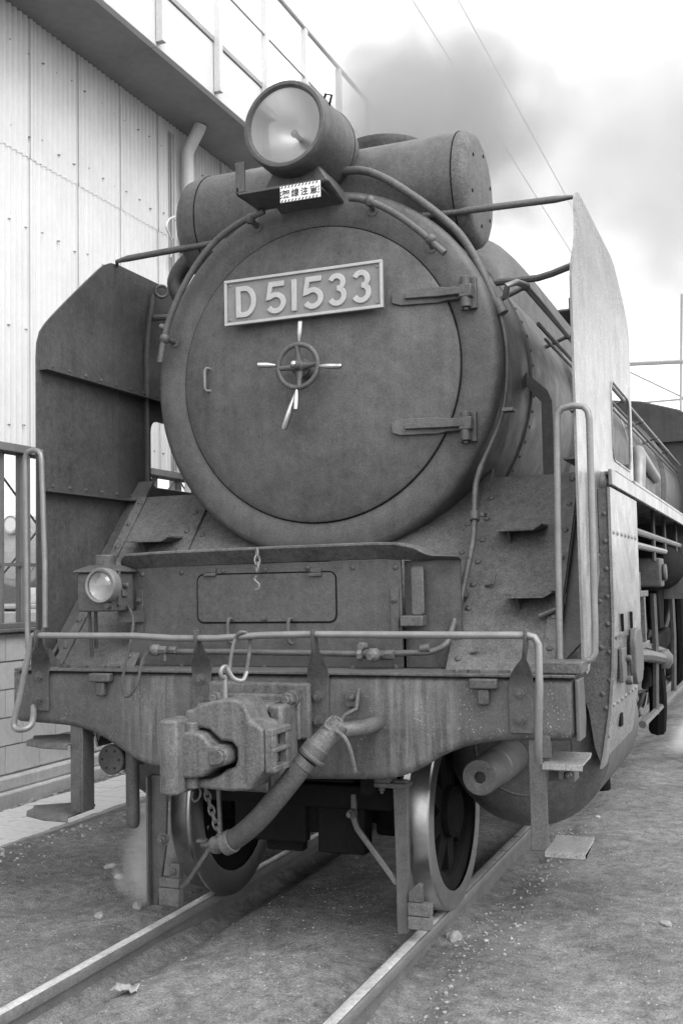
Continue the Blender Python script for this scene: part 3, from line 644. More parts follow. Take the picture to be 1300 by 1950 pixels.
# --- leading wheels
def wheel(parent, name, c, rad, side, spokes, boxpok=False, wt=.13):
    x_in = c[0] - side*.07; ax = (side, 0, 0); wr = rad
    w_ = MB().lathe([(wr-.085, .008), (wr-.15, .02), (wr-.165, .04), (wr-.165, .085), (wr-.15, .105), (wr-.085, .115)], (x_in, c[1], c[2]), ax, 48, False, False)
    w_.lathe([(.03, -.02), (.10, -.02), (.115, 0), (.115, .12), (.09, .14), (.03, .14)], (x_in, c[1], c[2]), ax, 28)
    for i in range(spokes):
        a = 2*PI*i/spokes+.2; d = Vector((0, math.cos(a), math.sin(a))); t = Vector((0, -math.sin(a), math.cos(a)))
        o = Vector((x_in+side*.06, c[1], c[2])); p0 = o+d*.10; p1 = o+d*(wr-.15); wA, wB = (.05, .04) if not boxpok else (.13, .17)
        w_.loops([[p0+t*wA+Vector((.03, 0, 0)), p0-t*wA+Vector((.03, 0, 0)), p0-t*wA-Vector((.03, 0, 0)), p0+t*wA-Vector((.03, 0, 0))], [p1+t*wB+Vector((.022, 0, 0)), p1-t*wB+Vector((.022, 0, 0)), p1-t*wB-Vector((.022, 0, 0)), p1+t*wB-Vector((.022, 0, 0))]])
    wo_ = A(w_, name, 'oily_black', parent)
    MB().lathe([(wr-.088, -.003), (wr+.012, -.003), (wr+.028, .006), (wr+.028, .018), (wr+.012, .03), (wr+.002, .038), (wr, .05), (wr-.003, .122), (wr-.012, .128), (wr-.088, .128)], (x_in, c[1], c[2]), ax, 64, False, False).build('tyre', 'tread_steel', wo_, sharp=30)
    return wo_
LWY = .70
for s_ in (-1, 1): wheel(None, 'leading_wheel', (s_*.565, LWY, .432), .43, s_, 8)
A(MB().cyl((-.5, LWY, .432), (.5, LWY, .432), .075, n=20), 'axle', 'oily_black')
for s_ in (-1, 1): A(MB().box(s_*.70-.06, s_*.70+.06, LWY-.14, LWY+.14, .33, .58) if False else MB().box(s_*.33-.05, s_*.33+.05, LWY-.14, LWY+.14, .33, .58), 'axle_box', 'oily_black', bevel=.02)

# --- cylinders and casing
for s_ in (-1, 1):
    cx, cz = s_*.93, .735
    cy_ = A(MB().lathe([(.01, .735), (.20, .735), (.29, .748), (.335, .775), (.36, .815), (.372, .82), (.372, 1.9), (.3, 1.92)], (cx, 0, cz), (0, 1, 0), 56), 'cylinder', 'black_paint')
    MB().torus((cx, .742, cz), (0, 1, 0), .22, .008, 48, 6).build('cover_ring', 'black_paint', cy_)
    # steam chest casing: side skirt turning in towards the bottom
    xs = [(1.362, 1.875), (1.362, 1.3), (1.355, 1.1), (1.335, .9), (1.305, .72), (1.29, .66)]
    q = MB(); q.loops([[Vector((s_*x, y, z)) for y in (.66, 1.62) for x in ((x_, x_-.012) if y == .66 else (x_-.012, x_))] for x_, z in xs])
    sk = A(q, 'casing_side', 'sheen_paint')
    fr_ = [(s_*1.21, 1.58), (s_*1.308, 1.58), (s_*1.308, 1.87), (s_*1.36, 1.87), (s_*1.36, 1.3), (s_*1.352, 1.1), (s_*1.332, .9), (s_*1.302, .72), (s_*1.29, .66), (s_*1.26, .75), (s_*1.24, .9), (s_*1.21, 1.0)]
    cf = A(MB().prism(fr_, 'y', .668, .685), 'casing_front', 'dusty_and_lit_paint')
    rv = MB()
    for i in range(9): rv.rivet((s_*(1.334-.02*(i < 2)), .668, .80+.12*i), (0, -1, 0), .012)
    for i in range(4): rv.rivet((s_*1.30, .668, .98+.2*i), (0, -1, 0), .012)
    rv.build('rivets', 'dusty_and_lit_paint', cf, kind='stuff')
    rv = MB()
    for z in (1.68, .93):
        for i in range(7): rv.rivet((s_*1.362 if z > 1 else s_*1.34, .72+.13*i, z), (s_, 0, 0), .011)
    rv.build('rivets', 'sheen_paint', sk, kind='stuff')
    if s_ > 0:
        for y in (.86, 1.18): MB().box(1.3635, 1.375, y-.012, y+.012, 1.24, 1.32).build('latch', 'oily_black', sk, bevel=.003)
        MB().box(1.3625, 1.367, .68, 1.60, 1.215, 1.225).build('seam_strip', 'black_paint', sk)
        MB().box(1.322, 1.334, .98, 1.05, .80, .86).build('latch', 'oily_black', sk, bevel=.003)
        q = MB().prism(rrect(1.06, 1.34, .98, 1.24, .08), 'x', 1.37, 1.40); q.build('inspection_cover', 'grey_tube', sk, bevel=.006)
        MB().box(1.36, 1.378, .76, .90, 1.02, 1.17).cyl((1.37, .88, 1.12), (1.40, .88, 1.12), .014).cyl((1.37, .9, 1.02), (1.40, .9, 1.02), .02).build('cock', 'grey_tube', sk, bevel=.004)
# --- sloped apron plates with climbing steps
def slab(poly, th=.012):       # poly of (x, y) on the slope
    nrm = Vector((0, -SLK, 1)).normalized(); q = MB(); top = [Vector((x, y, slz(y))) for x, y in poly]
    return q.loops([top, [p - nrm*th for p in top]])
Yb, Yt = .16, .935
for s_ in (-1, 1):
    inn = .745
    ap = A(slab([(s_*inn, Yb), (s_*1.195, Yb), (s_*1.195, Yt), (s_*.738, Yt), (s_*.738, .6)]), 'apron_plate', 'dusty_and_lit_paint', bevel=.003)
    st = slab([(s_*1.135, Yb+.01), (s_*1.19, Yb+.01), (s_*1.19, Yt-.005), (s_*1.135, Yt-.005)]); st.v = [(x, y-.009, z+.008) for x, y, z in st.v]
    st.build('edge_strip', 'dusty_and_lit_paint', ap, bevel=.002)
    rv = MB(); nrm = Vector((0, -SLK, 1)).normalized()
    for i in range(7):
        y = Yb+.08+i*.11; rv.rivet(Vector((s_*1.163, y, slz(y)))+nrm*.013, nrm, .014)
    for i in range(8):
        y = Yb+.05+i*.09; rv.rivet(Vector((s_*(.79), y, slz(y)))+nrm*.002, nrm, .015)
    rv.build('rivets', 'black_paint', ap, kind='stuff')
    q = slab([(s_*1.19, .20), (s_*1.288, .30), (s_*1.288, 1.05), (s_*1.19, 1.05)]); q.v = [(x, y+.03, z-.025) for x, y, z in q.v]; q.build('gap_plate', 'black_paint', ap)
    # top of the apron: level platform at the running board
    A(MB().box(min(s_*.80, s_*1.355), max(s_*.80, s_*1.355), Yt, 1.5, 1.955, 1.972), 'platform', 'dusty_and_lit_paint', bevel=.003)
    tps = ((ats(950, 1012), ats(1042, 1005)), (ats(965, 1136), ats(1062, 1136))) if s_ > 0 else ((ats(262, 1033), ats(346, 1030)), (Vector((-1.165, .43, 1.404)), Vector((-.95, .43, 1.404))))
    for i, (a, b) in enumerate(tps):
        if s_ < 0 and i == 1: continue
        y, z = a.y, a.z; xa, xb = a.x, b.x; dd = .13
        q = MB().loops([[(xa, y+.03, z+.012), (xa+.012, y-dd, z+.014), (xa+.014, y-dd, z+.006), (xa, y+.03, z+.004)], [(xa+.02, y+.03, z+.002), (xa+.02, y-dd, z+.002), (xa+.02, y-dd, z-.006), (xa+.02, y+.03, z-.006)],
                        [(xb-.04, y+.03, z+.002), (xb-.04, y-dd, z+.002), (xb-.04, y-dd, z-.006), (xb-.04, y+.03, z-.006)], [(xb, y+.03, z+.022), (xb-.004, y-dd, z+.022), (xb-.004, y-dd, z+.014), (xb, y+.03, z+.014)]])
        q.build('climbing_step', 'dusty_and_lit_paint', ap)
        MB().prism([(y+.03, z-.006), (y-dd*.8, z-.006), (y-.04, z-.075)], 'x', (xa+xb)/2-.05, (xa+xb)/2-.042).build('step_gusset', 'black_paint', ap)
ap_r = [o for o in loco.children if o.name.startswith('apron_plate')][-1]
MB().tube([ats(1024, 1174, .03), ats(1062, 1158, .03)], .011, 8).build('lamp_peg', 'grey_tube', ap_r)
for (a, b) in (((943, 1092), (938, 1112)), ((918, 1218), (910, 1240)), ((868, 1095), (876, 1092))): MB().tube([ats(*a, .03), ats(*b, .02), ats(b[0]-14, b[1]+3, .004)], .006, 6).build('hook', 'grey_tube', ap_r)
for s_ in (-1, 1):
    q = slab([(s_*.765, .30), (s_*.765, 1.25), (s_*.06, 1.25), (s_*.06, .30)], .014); q.v = [(x, y+.012, z-.010) for x, y, z in q.v]
    ip = A(q, 'inner_apron', 'dusty_and_lit_paint', bevel=.003); rv = MB(); nrm = Vector((0, -SLK, 1)).normalized()
    for (x, y) in ((.70, .50), (.70, .62), (.70, .74), (.60, .60), (.48, .60)): rv.rivet(Vector((s_*x, y+.012, slz(y)-.010))+nrm*.001, nrm, .015)
    rv.build('rivets', 'black_paint', ip, kind='stuff')
A(MB().box(-.05, .05, .6, .7, 1.3, 1.62), 'saddle_post', 'oily_black')
# --- centre box under the smokebox: front panel, hatch, hood lip
CY = .225
A(MB().box(-.80, .545, CY, CY+.02, 1.117, 1.575), 'front_panel', 'black_paint', bevel=.003)
fp = [o for o in loco.children if o.name.startswith('front_panel')][0]
A(MB().box(.545, .79, CY+.05, CY+.07, 1.117, 1.57), 'side_panel', 'black_paint')
A(MB().box(-.80, -.785, CY+.02, .75, 1.117, 1.58), 'box_side', 'black_paint')
hz0, hz1 = at(500, 1184, y=CY).z, at(500, 1093, y=CY).z; hx0, hx1 = at(378, 1140, y=CY).x, at(639, 1140, y=CY).x
ht = MB().prism(rrect(hx0, hx1, hz0, hz1, .03), 'y', CY-.007, CY-.0005).build('hatch', 'black_paint', fp, bevel=.002)
MB().tube([(x, CY-.001, z) for x, z in rrect(hx0-.004, hx1+.004, hz0-.004, hz1+.004, .032)], .003, 6, closed=True).build('hatch_seam', 'oily_black', fp)
for px in (403, 602): p = at(px, 1094, y=CY); MB().box(p.x-.03, p.x+.03, CY-.022, CY-.001, p.z-.008, p.z+.008).box(p.x-.026, p.x+.026, CY-.010, CY-.001, p.z+.008, p.z+.03).build('hatch_hinge', 'black_paint', fp, bevel=.003)
for px in (442, 556):
    p = at(px, 1180, y=CY); MB().tube([(p.x+.006, CY-.002, p.z), (p.x, CY-.028, p.z+.004), (p.x-.004, CY-.034, p.z-.02), (p.x-.004, CY-.030, p.z-.09), (p.x+.004, CY-.012, p.z-.105)], .008, 8, smooth=3).build('hatch_handle', 'grey_tube', fp)
p = at(505, 1178, y=CY); MB().hexbolt((p.x, CY-.008, p.z), (0, -1, 0), .01, .012).build('hatch_knob', 'grey_tube', fp)
rv = MB()
for px, py in ((272, 1094), (346, 1090), (425, 1087), (504, 1085), (585, 1081), (671, 1080), (752, 1080), (270, 1150), (752, 1142), (272, 1264), (345, 1269), (503, 1271), (671, 1273), (752, 1271), (270, 1154)): rv.rivet(at(px, py, y=CY), (0, -1, 0), .014)
rv.build('panel_rivets', 'black_paint', fp, kind='stuff')
for px in (268, 752): p = at(px, 1160, y=CY); MB().box(p.x-.018, p.x+.018, CY-.010, CY-.001, p.z-.11, p.z+.09).hexbolt((p.x, CY-.01, p.z+.04), (0, -1, 0), .014, .012).build('panel_strap', 'black_paint', fp, bevel=.002)
lip = [(.34, 1.642), (CY-.058, 1.642), (CY-.066, 1.637), (CY-.066, 1.630), (CY-.058, 1.624), (CY-.004, 1.572), (CY+.02, 1.570), (.34, 1.60)]
lq = MB(); LL = []
for x, dz, dy in ((-.83, -.055, .05), (-.815, -.03, .02), (-.78, -.006, 0), (-.6, 0, 0), (0, .006, 0), (.45, .008, 0), (.55, .004, .0), (.62, -.012, .01), (.66, -.035, .03), (.69, -.045, .04), (.80, -.05, .05)): LL.append([(x, y+dy, (z if x < .6 else 1.63+(z-1.63)*max(.25, 1-(x-.6)*9))+dz) for y, z in lip])
A(lq.loops(LL), 'hood_lip', 'dusty_and_lit_paint')
pc = at(491, 1058, y=CY-.06)
ch = chain([(pc.x, CY-.068, pc.z+.01), (pc.x+.004, CY-.075, pc.z-.05), (pc.x+.002, CY-.078, pc.z-.09)], .0042, .036, 'tube_steel', 'hook_chain')
MB().tube([(pc.x+.002, CY-.078, pc.z-.09), (pc.x-.008, CY-.08, pc.z-.105), (pc.x+.012, CY-.08, pc.z-.125), (pc.x+.012, CY-.08, pc.z-.145), (pc.x-.006, CY-.08, pc.z-.15)], .0042, 6, smooth=4).build('hook', 'tube_steel', ch)
# tail lamp bracket
p = at(794, 1130, y=CY); z0, z1 = at(794, 1172, y=CY).z, at(794, 1078, y=CY).z
A(MB().prism(rrect(p.x-.028, p.x+.028, z0, z1, .014), 'y', CY+.0, CY+.012).box(p.x-.07, p.x+.03, CY-.03, CY+.03, z0-.045, z0-.0), 'tail_lamp_bracket', 'grey_tube', bevel=.005)

# --- marker lamp
lb = at(185, 1115, y=-.03)
lamp = A(MB().box(-.95, -.76, .03, .205, 1.372, 1.548), 'marker_lamp', 'black_paint', bevel=.008)
lq = MB().loops([[(-.965, .015, 1.549), (-.745, .015, 1.549), (-.745, .22, 1.549), (-.965, .22, 1.549)], [(-.965, .015, 1.56), (-.745, .015, 1.56), (-.745, .22, 1.56), (-.965, .22, 1.56)], [(-.91, .07, 1.585), (-.80, .07, 1.585), (-.80, .165, 1.585), (-.91, .165, 1.585)]])
lq.build('lamp_roof', 'black_paint', lamp, bevel=.006); MB().cyl((-.855, .117, 1.58), (-.855, .117, 1.632), .048, n=16).build('lamp_chimney', 'black_paint', lamp, bevel=.006)
lc = (lb.x+.012, .0, at(185, 1115, y=-.02).z)
MB().lathe([(.066, .03), (.078, .03), (.080, -.02), (.076, -.028), (.066, -.026), (.066, .03)], (lc[0], 0, lc[2]), (0, 1, 0), 36, False, False).build('lamp_bezel', 'tube_steel', lamp)
MB().lathe([(.0, -.055), (.025, -.051), (.045, -.042), (.06, -.026), (.067, -.008)], (lc[0], 0, lc[2]), (0, 1, 0), 36, False, False).build('lamp_lens', 'lens_glass', lamp)
MB().lathe([(.0, .028), (.03, .02), (.05, .008), (.066, -.012)], (lc[0], 0, lc[2]), (0, 1, 0), 36, False, False).build('lamp_reflector', 'dull_lens', lamp)
MB().box(-.76, -.745, .06, .075, 1.40, 1.56).cyl((-.76, .12, 1.49), (-.735, .12, 1.49), .012).box(-.76, -.75, .1, .14, 1.44, 1.47).build('lamp_latch', 'grey_tube', lamp, bevel=.002)
MB().box(-.82, -.71, .16, .215, 1.32, 1.37).cyl((lc[0]+.02, -.01, 1.40), (lc[0]+.02, .02, 1.40), .014).build('lamp_mount', 'black_paint', lamp)
for pts_ in ([(-.935, .1, 1.372), (-.945, .12, 1.28), (-.955, .15, 1.16)], [(-.90, .1, 1.372), (-.92, .13, 1.30), (-.945, .17, 1.2)]): MB().tube(pts_, .009, 6).build('lamp_stay', 'black_paint', lamp)
cab_pts = [at(240, 1150, y=.17), at(250, 1165, y=.10), at(254, 1190, y=.03), at(248, 1225, y=0), at(238, 1270, y=-.03), at(233, 1305, y=-.05), at(238, 1325, y=-.05), at(250, 1322, y=-.05), at(262, 1300, y=-.04), at(270, 1262, y=.02), at(280, 1244, y=.12), at(292, 1238, y=.15)]
A(MB().tube(cab_pts, .0065, 8, smooth=5), 'lamp_cable', 'rubber')

# --- smokebox and boiler
A(MB().lathe([(.70, .655), (.722, .640), (.80, .640), (.862, .645), (.884, .655), (.895, .675), (BR, .70), (BR, 1.30)], (0, 0, BZ), (0, 1, 0), 128, True, False), 'smokebox_front', 'door_paint')
A(MB().lathe([(BR-.001, 1.295), (BR+.012, 1.30), (BR+.012, 1.36), (BR+.004, 1.365), (BR+.004, 2.55), (BR+.03, 2.56), (BR+.03, 2.64), (BR+.012, 2.65), (BR+.012, 9.9)], (0, 0, BZ), (0, 1, 0), 96, False, True), 'boiler_barrel', 'black_paint')
bar_ = [o for o in loco.children if o.name.startswith('boiler_barrel')][0]
for y in (3.9, 5.2, 6.5, 7.8, 9.1): MB().lathe([(BR+.0125, y-.03), (BR+.019, y-.028), (BR+.019, y+.028), (BR+.0125, y+.03)], (0, 0, BZ), (0, 1, 0), 72, False, False).build('boiler_band', 'sheen_paint', bar_)
rv = MB()
for a in range(0, 360, 5): rv.rivet(bp_(a, BR+.013, 1.33), bp_(a, 1, 0)-Vector((0, 0, BZ)), .009)
rv.build('smokebox_rivets', 'black_paint', bar_, kind='stuff')
door = A(MB().lathe([(.001, .545), (.12, .546), (.3, .556), (.46, .574), (.60, .598), (.67, .613), (.705, .622), (.716, .628), (.718, .636), (.712, .641)], (0, 0, BZ-.005), (0, 1, 0), 128), 'smokebox_door', 'door_paint', sharp=30)
def doory(r): return float(np.interp(r, [0, .12, .3, .46, .60, .67, .705, .718], [.545, .546, .556, .574, .598, .613, .622, .636]))
MB().torus((0, .637, BZ-.005), (0, 1, 0), .7205, .0028, 96, 6).build('door_gap', 'oily_black', door)
# hand wheel
hc = at(567, 697, y=.43); hc = Vector((hc.x, .43, hc.z))
hw = MB().torus(hc, (0, 1, 0), .101, .0125, 48, 12).lathe([(.012, -.05), (.02, -.045), (.022, -.01), (.03, 0), (.03, .02), (.045, .03), (.045, .12)], hc, (0, 1, 0), 20)
for a in (0, 90, 180, 270):
    d = Vector((math.cos(R(a+2)), 0, math.sin(R(a+2)))); hw.tube([hc+d*.02+Vector((0, .015, 0)), hc+d*.06+Vector((0, .008, 0)), hc+d*.10], [.022, .013, .013], 10)
hw = hw.build('hand_wheel', 'grey_tube', door)
for px, py in ((490, 695), (650, 697), (572, 611), (563, 782)):
    e = at(px, py, y=.425); d = (e-hc).normalized(); s0 = hc+d*.112; MB().tube([s0, s0+d*.02, s0+d*.045, e-d*.006, e], [.007, .011, .0145, .013, .007], 10).build('wheel_handle', 'bright_steel', hw)
e = at(540, 818, y=.45); s0 = at(564, 745, y=.455); MB().tube([s0, s0.lerp(e, .2), s0.lerp(e, .5), s0.lerp(e, .95), e], [.006, .010, .016, .017, .012], 10).build('lever_handle', 'bright_steel', hw)
MB().sphere(hc+Vector((0, -.05, 0)), .016, 12).build('hub_cap', 'bright_steel', hw)
# grab handle
p0, p1 = at(389, 701, y=.565), at(389, 744, y=.565)
MB().tube([(p0.x+.03, .615, p0.z-.002), (p0.x+.006, .572, p0.z), (p0.x, .568, p0.z-.012), (p0.x, .568, p1.z+.012), (p0.x+.006, .572, p1.z), (p0.x+.03, .615, p1.z+.002)], .0075, 8).build('door_handle', 'tube_steel', door)
# hinges
for py0, py1, pin0, pin1 in ((565, 556, 525, 583), (814, 806, 783, 838)):
    a, b = at(748, py0, y=.56), at(884, py1, y=.6)
    yA = lambda x, z: doory(math.hypot(x, z-BZ))-.014
    z = (a.z+b.z)/2; x0, x1 = a.x-.01, b.x
    hg = MB(); L_ = []
    for i in range(9):
        t = i/8; x = x0+(x1-x0)*t; h = .038 if t < .75 else .030; y = min(doory(min(.717, math.hypot(x, z-BZ))), .622)-.004
        if i == 0: h = .024
        L_.append([(x, y-.014, z-h), (x, y-.014, z+h), (x, y+.02, z+h), (x, y+.02, z-h)])
    hg.loops(L_); hb_ = hg.build('hinge', 'door_paint', door, bevel=.003)
    q = MB(); L_ = []
    for i in range(8):
        t = i/7; x = x0+.065+(x1-x0-.06)*t; y = min(doory(min(.717, math.hypot(x, z-BZ))), .622)-.018-.012*t; h = .012+.004*t
        L_.append([(x, y-.016-.006*t, z-h), (x, y-.016-.006*t, z+h), (x, y+.008, z+h), (x, y+.008, z-h)])
    q.loops(L_); q.build('hinge_rib', 'door_paint', hb_, bevel=.003)
    zt, zb = at(886, pin0, y=.58).z, at(886, pin1, y=.58).z; xp = b.x+.006
    MB().cyl((xp, .597, zb), (xp, .597, zt), .024, n=18).cyl((xp, .597, zb-.014), (xp, .597, zb), .012, n=10).build('hinge_pin', 'door_paint', hb_, bevel=.003)
    MB().box(xp-.028, xp+.032, .572, .64, z-.032, z+.028).build('hinge_knuckle', 'door_paint', hb_, bevel=.006)
    MB().box(xp-.034, xp+.044, .612, .642, zb-.004, zt+.004).build('hinge_base', 'door_paint', hb_, bevel=.003)
# number plate
NX0, NX1, NZ0, NZ1 = -.426, .393, 2.742, 2.966; NY = .512
npl = MB().box(NX0, NX1, NY, NY+.016, NZ0, NZ1).build('number_plate', 'plate_ground', door, bevel=.003)
bwid = .014
for (x0, x1, z0, z1) in ((NX0, NX1, NZ1-bwid, NZ1), (NX0, NX1, NZ0, NZ0+bwid), (NX0, NX0+bwid, NZ0+bwid, NZ1-bwid), (NX1-bwid, NX1, NZ0+bwid, NZ1-bwid)):
    MB().box(x0, x1, NY-.010, NY-.0002, z0, z1).build('plate_rim', 'plate_letters', npl, bevel=.002)
for x in (NX0+.028, NX1-.028):
    for z in (NZ0+.028, NZ1-.028): MB().rivet((x, NY, z), (0, -1, 0), .008).build('screw', 'plate_ground', npl)
for x in (-.32, .29): MB().cyl((x, NY+.016, 2.85), (x, .60, 2.85), .02).build('plate_stud', 'black_paint', npl)
def strip(path, w, closed=False):
    P = [Vector((x, z)) for x, z in path]; n = len(P); Lf = []; Rt = []
    for i in range(n):
        a = P[i-1] if (i or closed) else None; b = P[(i+1) % n] if (i < n-1 or closed) else None
        d1 = (P[i]-a).normalized() if a is not None else None; d2 = (b-P[i]).normalized() if b is not None else None
        if d1 is None: d1 = d2
        if d2 is None: d2 = d1
        n1 = Vector((-d1.y, d1.x)); n2 = Vector((-d2.y, d2.x)); m_ = (n1+n2).normalized(); k_ = min(1.6, 1/max(.3, m_.dot(n1)))
        Lf.append(P[i]+m_*w/2*k_); Rt.append(P[i]-m_*w/2*k_)
    return Lf, Rt
def glyph(paths, x, z, sc_x, sc_z, w, name, m='plate_letters'):
    q = MB()
    for j, (path, closed) in enumerate(paths):
        Lf, Rt = strip([(x+px*sc_x, z+pz*sc_z) for px, pz in path], w, closed); yf = NY-.0095+.0006*j; n = len(Lf)
        loops_ = [[(l.x, yf, l.y), (r.x, yf, r.y), (r.x, NY, r.y), (l.x, NY, l.y)] for l, r in zip(Lf, Rt)]
        q.loops(loops_, closed=closed)
    return q.build(name, m, npl, bevel=.0015, seg=1)
def arc(cx, cz, rx, rz, a0, a1, n=12): return [(cx+rx*math.cos(R(a0+(a1-a0)*i/n)), cz+rz*math.sin(R(a0+(a1-a0)*i/n))) for i in range(n+1)]
G5 = [([(.88, .93), (.26, .93), (.16, .52)] + arc(.48, .33, .36, .26, 128, -150, 18), False)]
G3 = [(arc(.46, .72, .34, .21, 160, -85, 14), False), (arc(.46, .31, .38, .24, 88, -155, 16), False)]
G1 = [([(.5, 0.0), (.5, 1.0)], False)]
GD = [([(.08, .08), (.08, .92), (.42, .92)] + arc(.42, .5, .44, .42, 80, -80, 14) + [(.42, .08)], True)]
gz, gh = 2.776, .152
for ch_, pxa, pxb, gl_ in (('D', 452, 489, GD), ('5', 506, 547, G5), ('1', 552, 570, G1), ('5', 576, 618, G5), ('3', 626, 661, G3), ('3', 672, 708, G3)):
    xa, xb = at(pxa, 565, y=NY).x, at(pxb, 565, y=NY).x
    glyph(gl_, xa, gz, xb-xa, gh, .0255, 'letter' if ch_ == 'D' else 'digit')

# --- handrails and pipes round the smokebox front
def ringpts(a0, a1, r, y, n=16): return [bp_(a0+(a1-a0)*i/n, r, y) for i in range(n+1)]
HRY = .575
def front_rail(pix, knobs, name):
    P = [at(px, py, y=HRY) for px, py in pix]
    o = A(MB().tube(P, .0165, 12, smooth=5), name, 'grey_tube')
    for px, py in knobs:
        p = at(px, py, y=HRY); MB().sphere(p, .027, 12).cyl(p, (p.x*.97, .66, BZ+(p.z-BZ)*.97), .014, n=10).cyl((p.x*.97, .635, BZ+(p.z-BZ)*.97), (p.x*.97, .645, BZ+(p.z-BZ)*.97), .026, n=14).build('rail_knob', 'grey_tube', o)
front_rail([(305, 690), (312, 650), (324, 605), (345, 555), (375, 503), (410, 460), (452, 427), (503, 402)], [(314, 645), (476, 417)], 'smokebox_handrail')
front_rail([(666, 377), (690, 380), (722, 391), (760, 412), (798, 440), (822, 461), (846, 482)], [(704, 383), (820, 456)], 'smokebox_handrail')
cond = [(560, 352, .70), (585, 338, .68), (640, 328, .66), (690, 325, .65), (735, 341, .65), (785, 372, .66), (830, 405, .68), (872, 443, .70), (903, 490, .72), (925, 535, .73), (944, 580, .74), (955, 612, .74), (963, 655, .74), (965, 700, .74), (962, 750, .74), (952, 800, .73), (934, 845, .71), (915, 888, .68), (905, 925, .64), (903, 985, .58), (900, 1030, .52), (893, 1068, .46), (880, 1125, .36), (868, 1170, .30), (857, 1208, .24), (847, 1228, .20), (822, 1240, .18), (790, 1243, .17), (700, 1245, .17), (560, 1243, .17), (430, 1241, .17), (350, 1241, .17), (292, 1239, .16)]
cpipe = A(MB().tube([at(px, py, y=y) for px, py, y in cond[:11]], .020, 10, smooth=4), 'air_pipe', 'grey_tube')
MB().tube([at(px, py, y=y) for px, py, y in cond[10:18]], .0115, 10, smooth=4).build('pipe_middle', 'grey_tube', cpipe)
MB().tube([at(px, py, y=y) for px, py, y in cond[17:]], .0135, 10, smooth=4).build('pipe_lower', 'grey_tube', cpipe)
for a, b, r_ in (((942, 572, .74), (957, 598, .74), .030), ((903, 975, .59), (903, 992, .57), .022), ((869, 1128, .35), (866, 1142, .34), .022), ((800, 1236, .17), (818, 1233, .17), .018), ((680, 1244, .17), (740, 1248, .17), .020)):
    MB().cyl(at(a[0], a[1], y=a[2]), at(b[0], b[1], y=b[2]), r_, n=12).build('pipe_union', 'grey_tube', cpipe, bevel=.003)
p = at(711, 1247, y=.15); MB().sphere(p, .032, 12).cyl(p, p+Vector((0, -.05, -.005)), .018, n=6).cyl(p+Vector((-.07, 0, .0)), p+Vector((-.05, 0, 0)), .026, n=6).cyl(p+Vector((.05, 0, .0)), p+Vector((.09, 0, 0)), .022, n=6).cyl(p+Vector((-.055, .04, .035)), p+Vector((-.055, -.01, .035)), .018, n=6).build('pipe_valve', 'worn_iron', cpipe, bevel=.003)
p = at(296, 1238, y=.15); MB().sphere(p, .030, 12).cyl(p+Vector((.02, 0, 0)), p+Vector((.06, 0, 0)), .020, n=6).cyl(p+Vector((.075, 0, 0)), p+Vector((.11, 0, 0)), .018, n=6).cyl(p+Vector((.05, 0, 0)), p+Vector((.05, 0, -.05)), .008).build('pipe_valve', 'worn_iron', cpipe, bevel=.003)
for px, py in ((960, 780), (869, 1133), (905, 980)):
    p = at(px, py, y=.66 if py < 900 else .38 if py > 1000 else .6); MB().box(p.x-.01, p.x+.04, p.y-.012, p.y+.05, p.z-.008, p.z+.008).build('pipe_clip', 'grey_tube', cpipe)

# --- feedwater heater, chimney, headlight
FY, FZ, FR = .98, 3.40, .285
fw = A(MB().lathe([(.002, -.85), (.16, -.845), (.24, -.83), (.272, -.80), (FR, -.75), (FR, .6745), (.2, .675)], (0, FY, FZ), (1, 0, 0), 64), 'feedwater_heater', 'black_paint')
MB().lathe([(.2, .676), (FR, .676), (FR, .695), (.280, .715), (.262, .737), (.235, .748), (.002, .758)], (0, FY, FZ), (1, 0, 0), 64).build('end_cap', 'dusty_and_lit_paint', fw)  # paler than the drum: light from the right put into its colour
for x in (-.70, .675): MB().torus((x, FY, FZ), (1, 0, 0), FR, .0035, 64, 6).build('heater_seam', 'oily_black', fw)
rv = MB()
for a in (20, 75, 140, 200, 265, 325): rv.cyl((.748, FY+.19*math.cos(R(a)), FZ+.19*math.sin(R(a))), (.7535, FY+.19*math.cos(R(a)), FZ+.19*math.sin(R(a))), .009, n=8)
rv.build('cap_bolts', 'oily_black', fw, kind='stuff')
A(MB().tube([(-.80, 1.0, 3.32), (-.865, 1.0, 3.285), (-.93, 1.0, 3.245), (-.975, 1.0, 3.19), (-.985, 1.0, 3.14), (-.96, 1.0, 3.08), (-.90, 1.02, 3.0), (-.82, 1.02, 2.9)], .050, 14, smooth=4), 'heater_pipe', 'black_paint')
hpipe = [o for o in loco.children if o.name.startswith('heater_pipe')][0]
MB().cyl((-.84, 1.0, 3.30), (-.872, 1.0, 3.281), .078, n=20).hexbolt((-.885, .95, 3.33), (-.85, 0, -.5), .016, .03).build('pipe_flange', 'black_paint', hpipe, bevel=.004)
A(MB().lathe([(.31, 3.25), (.26, 3.42), (.235, 3.6), (.225, 3.8), (.235, 3.9), (.25, 3.92), (.25, 3.955), (.22, 3.96), (.19, 3.955), (.18, 3.6)], (0.03, 1.62, 0), (0, 0, 1), 40, False, True), 'chimney', 'black_paint')
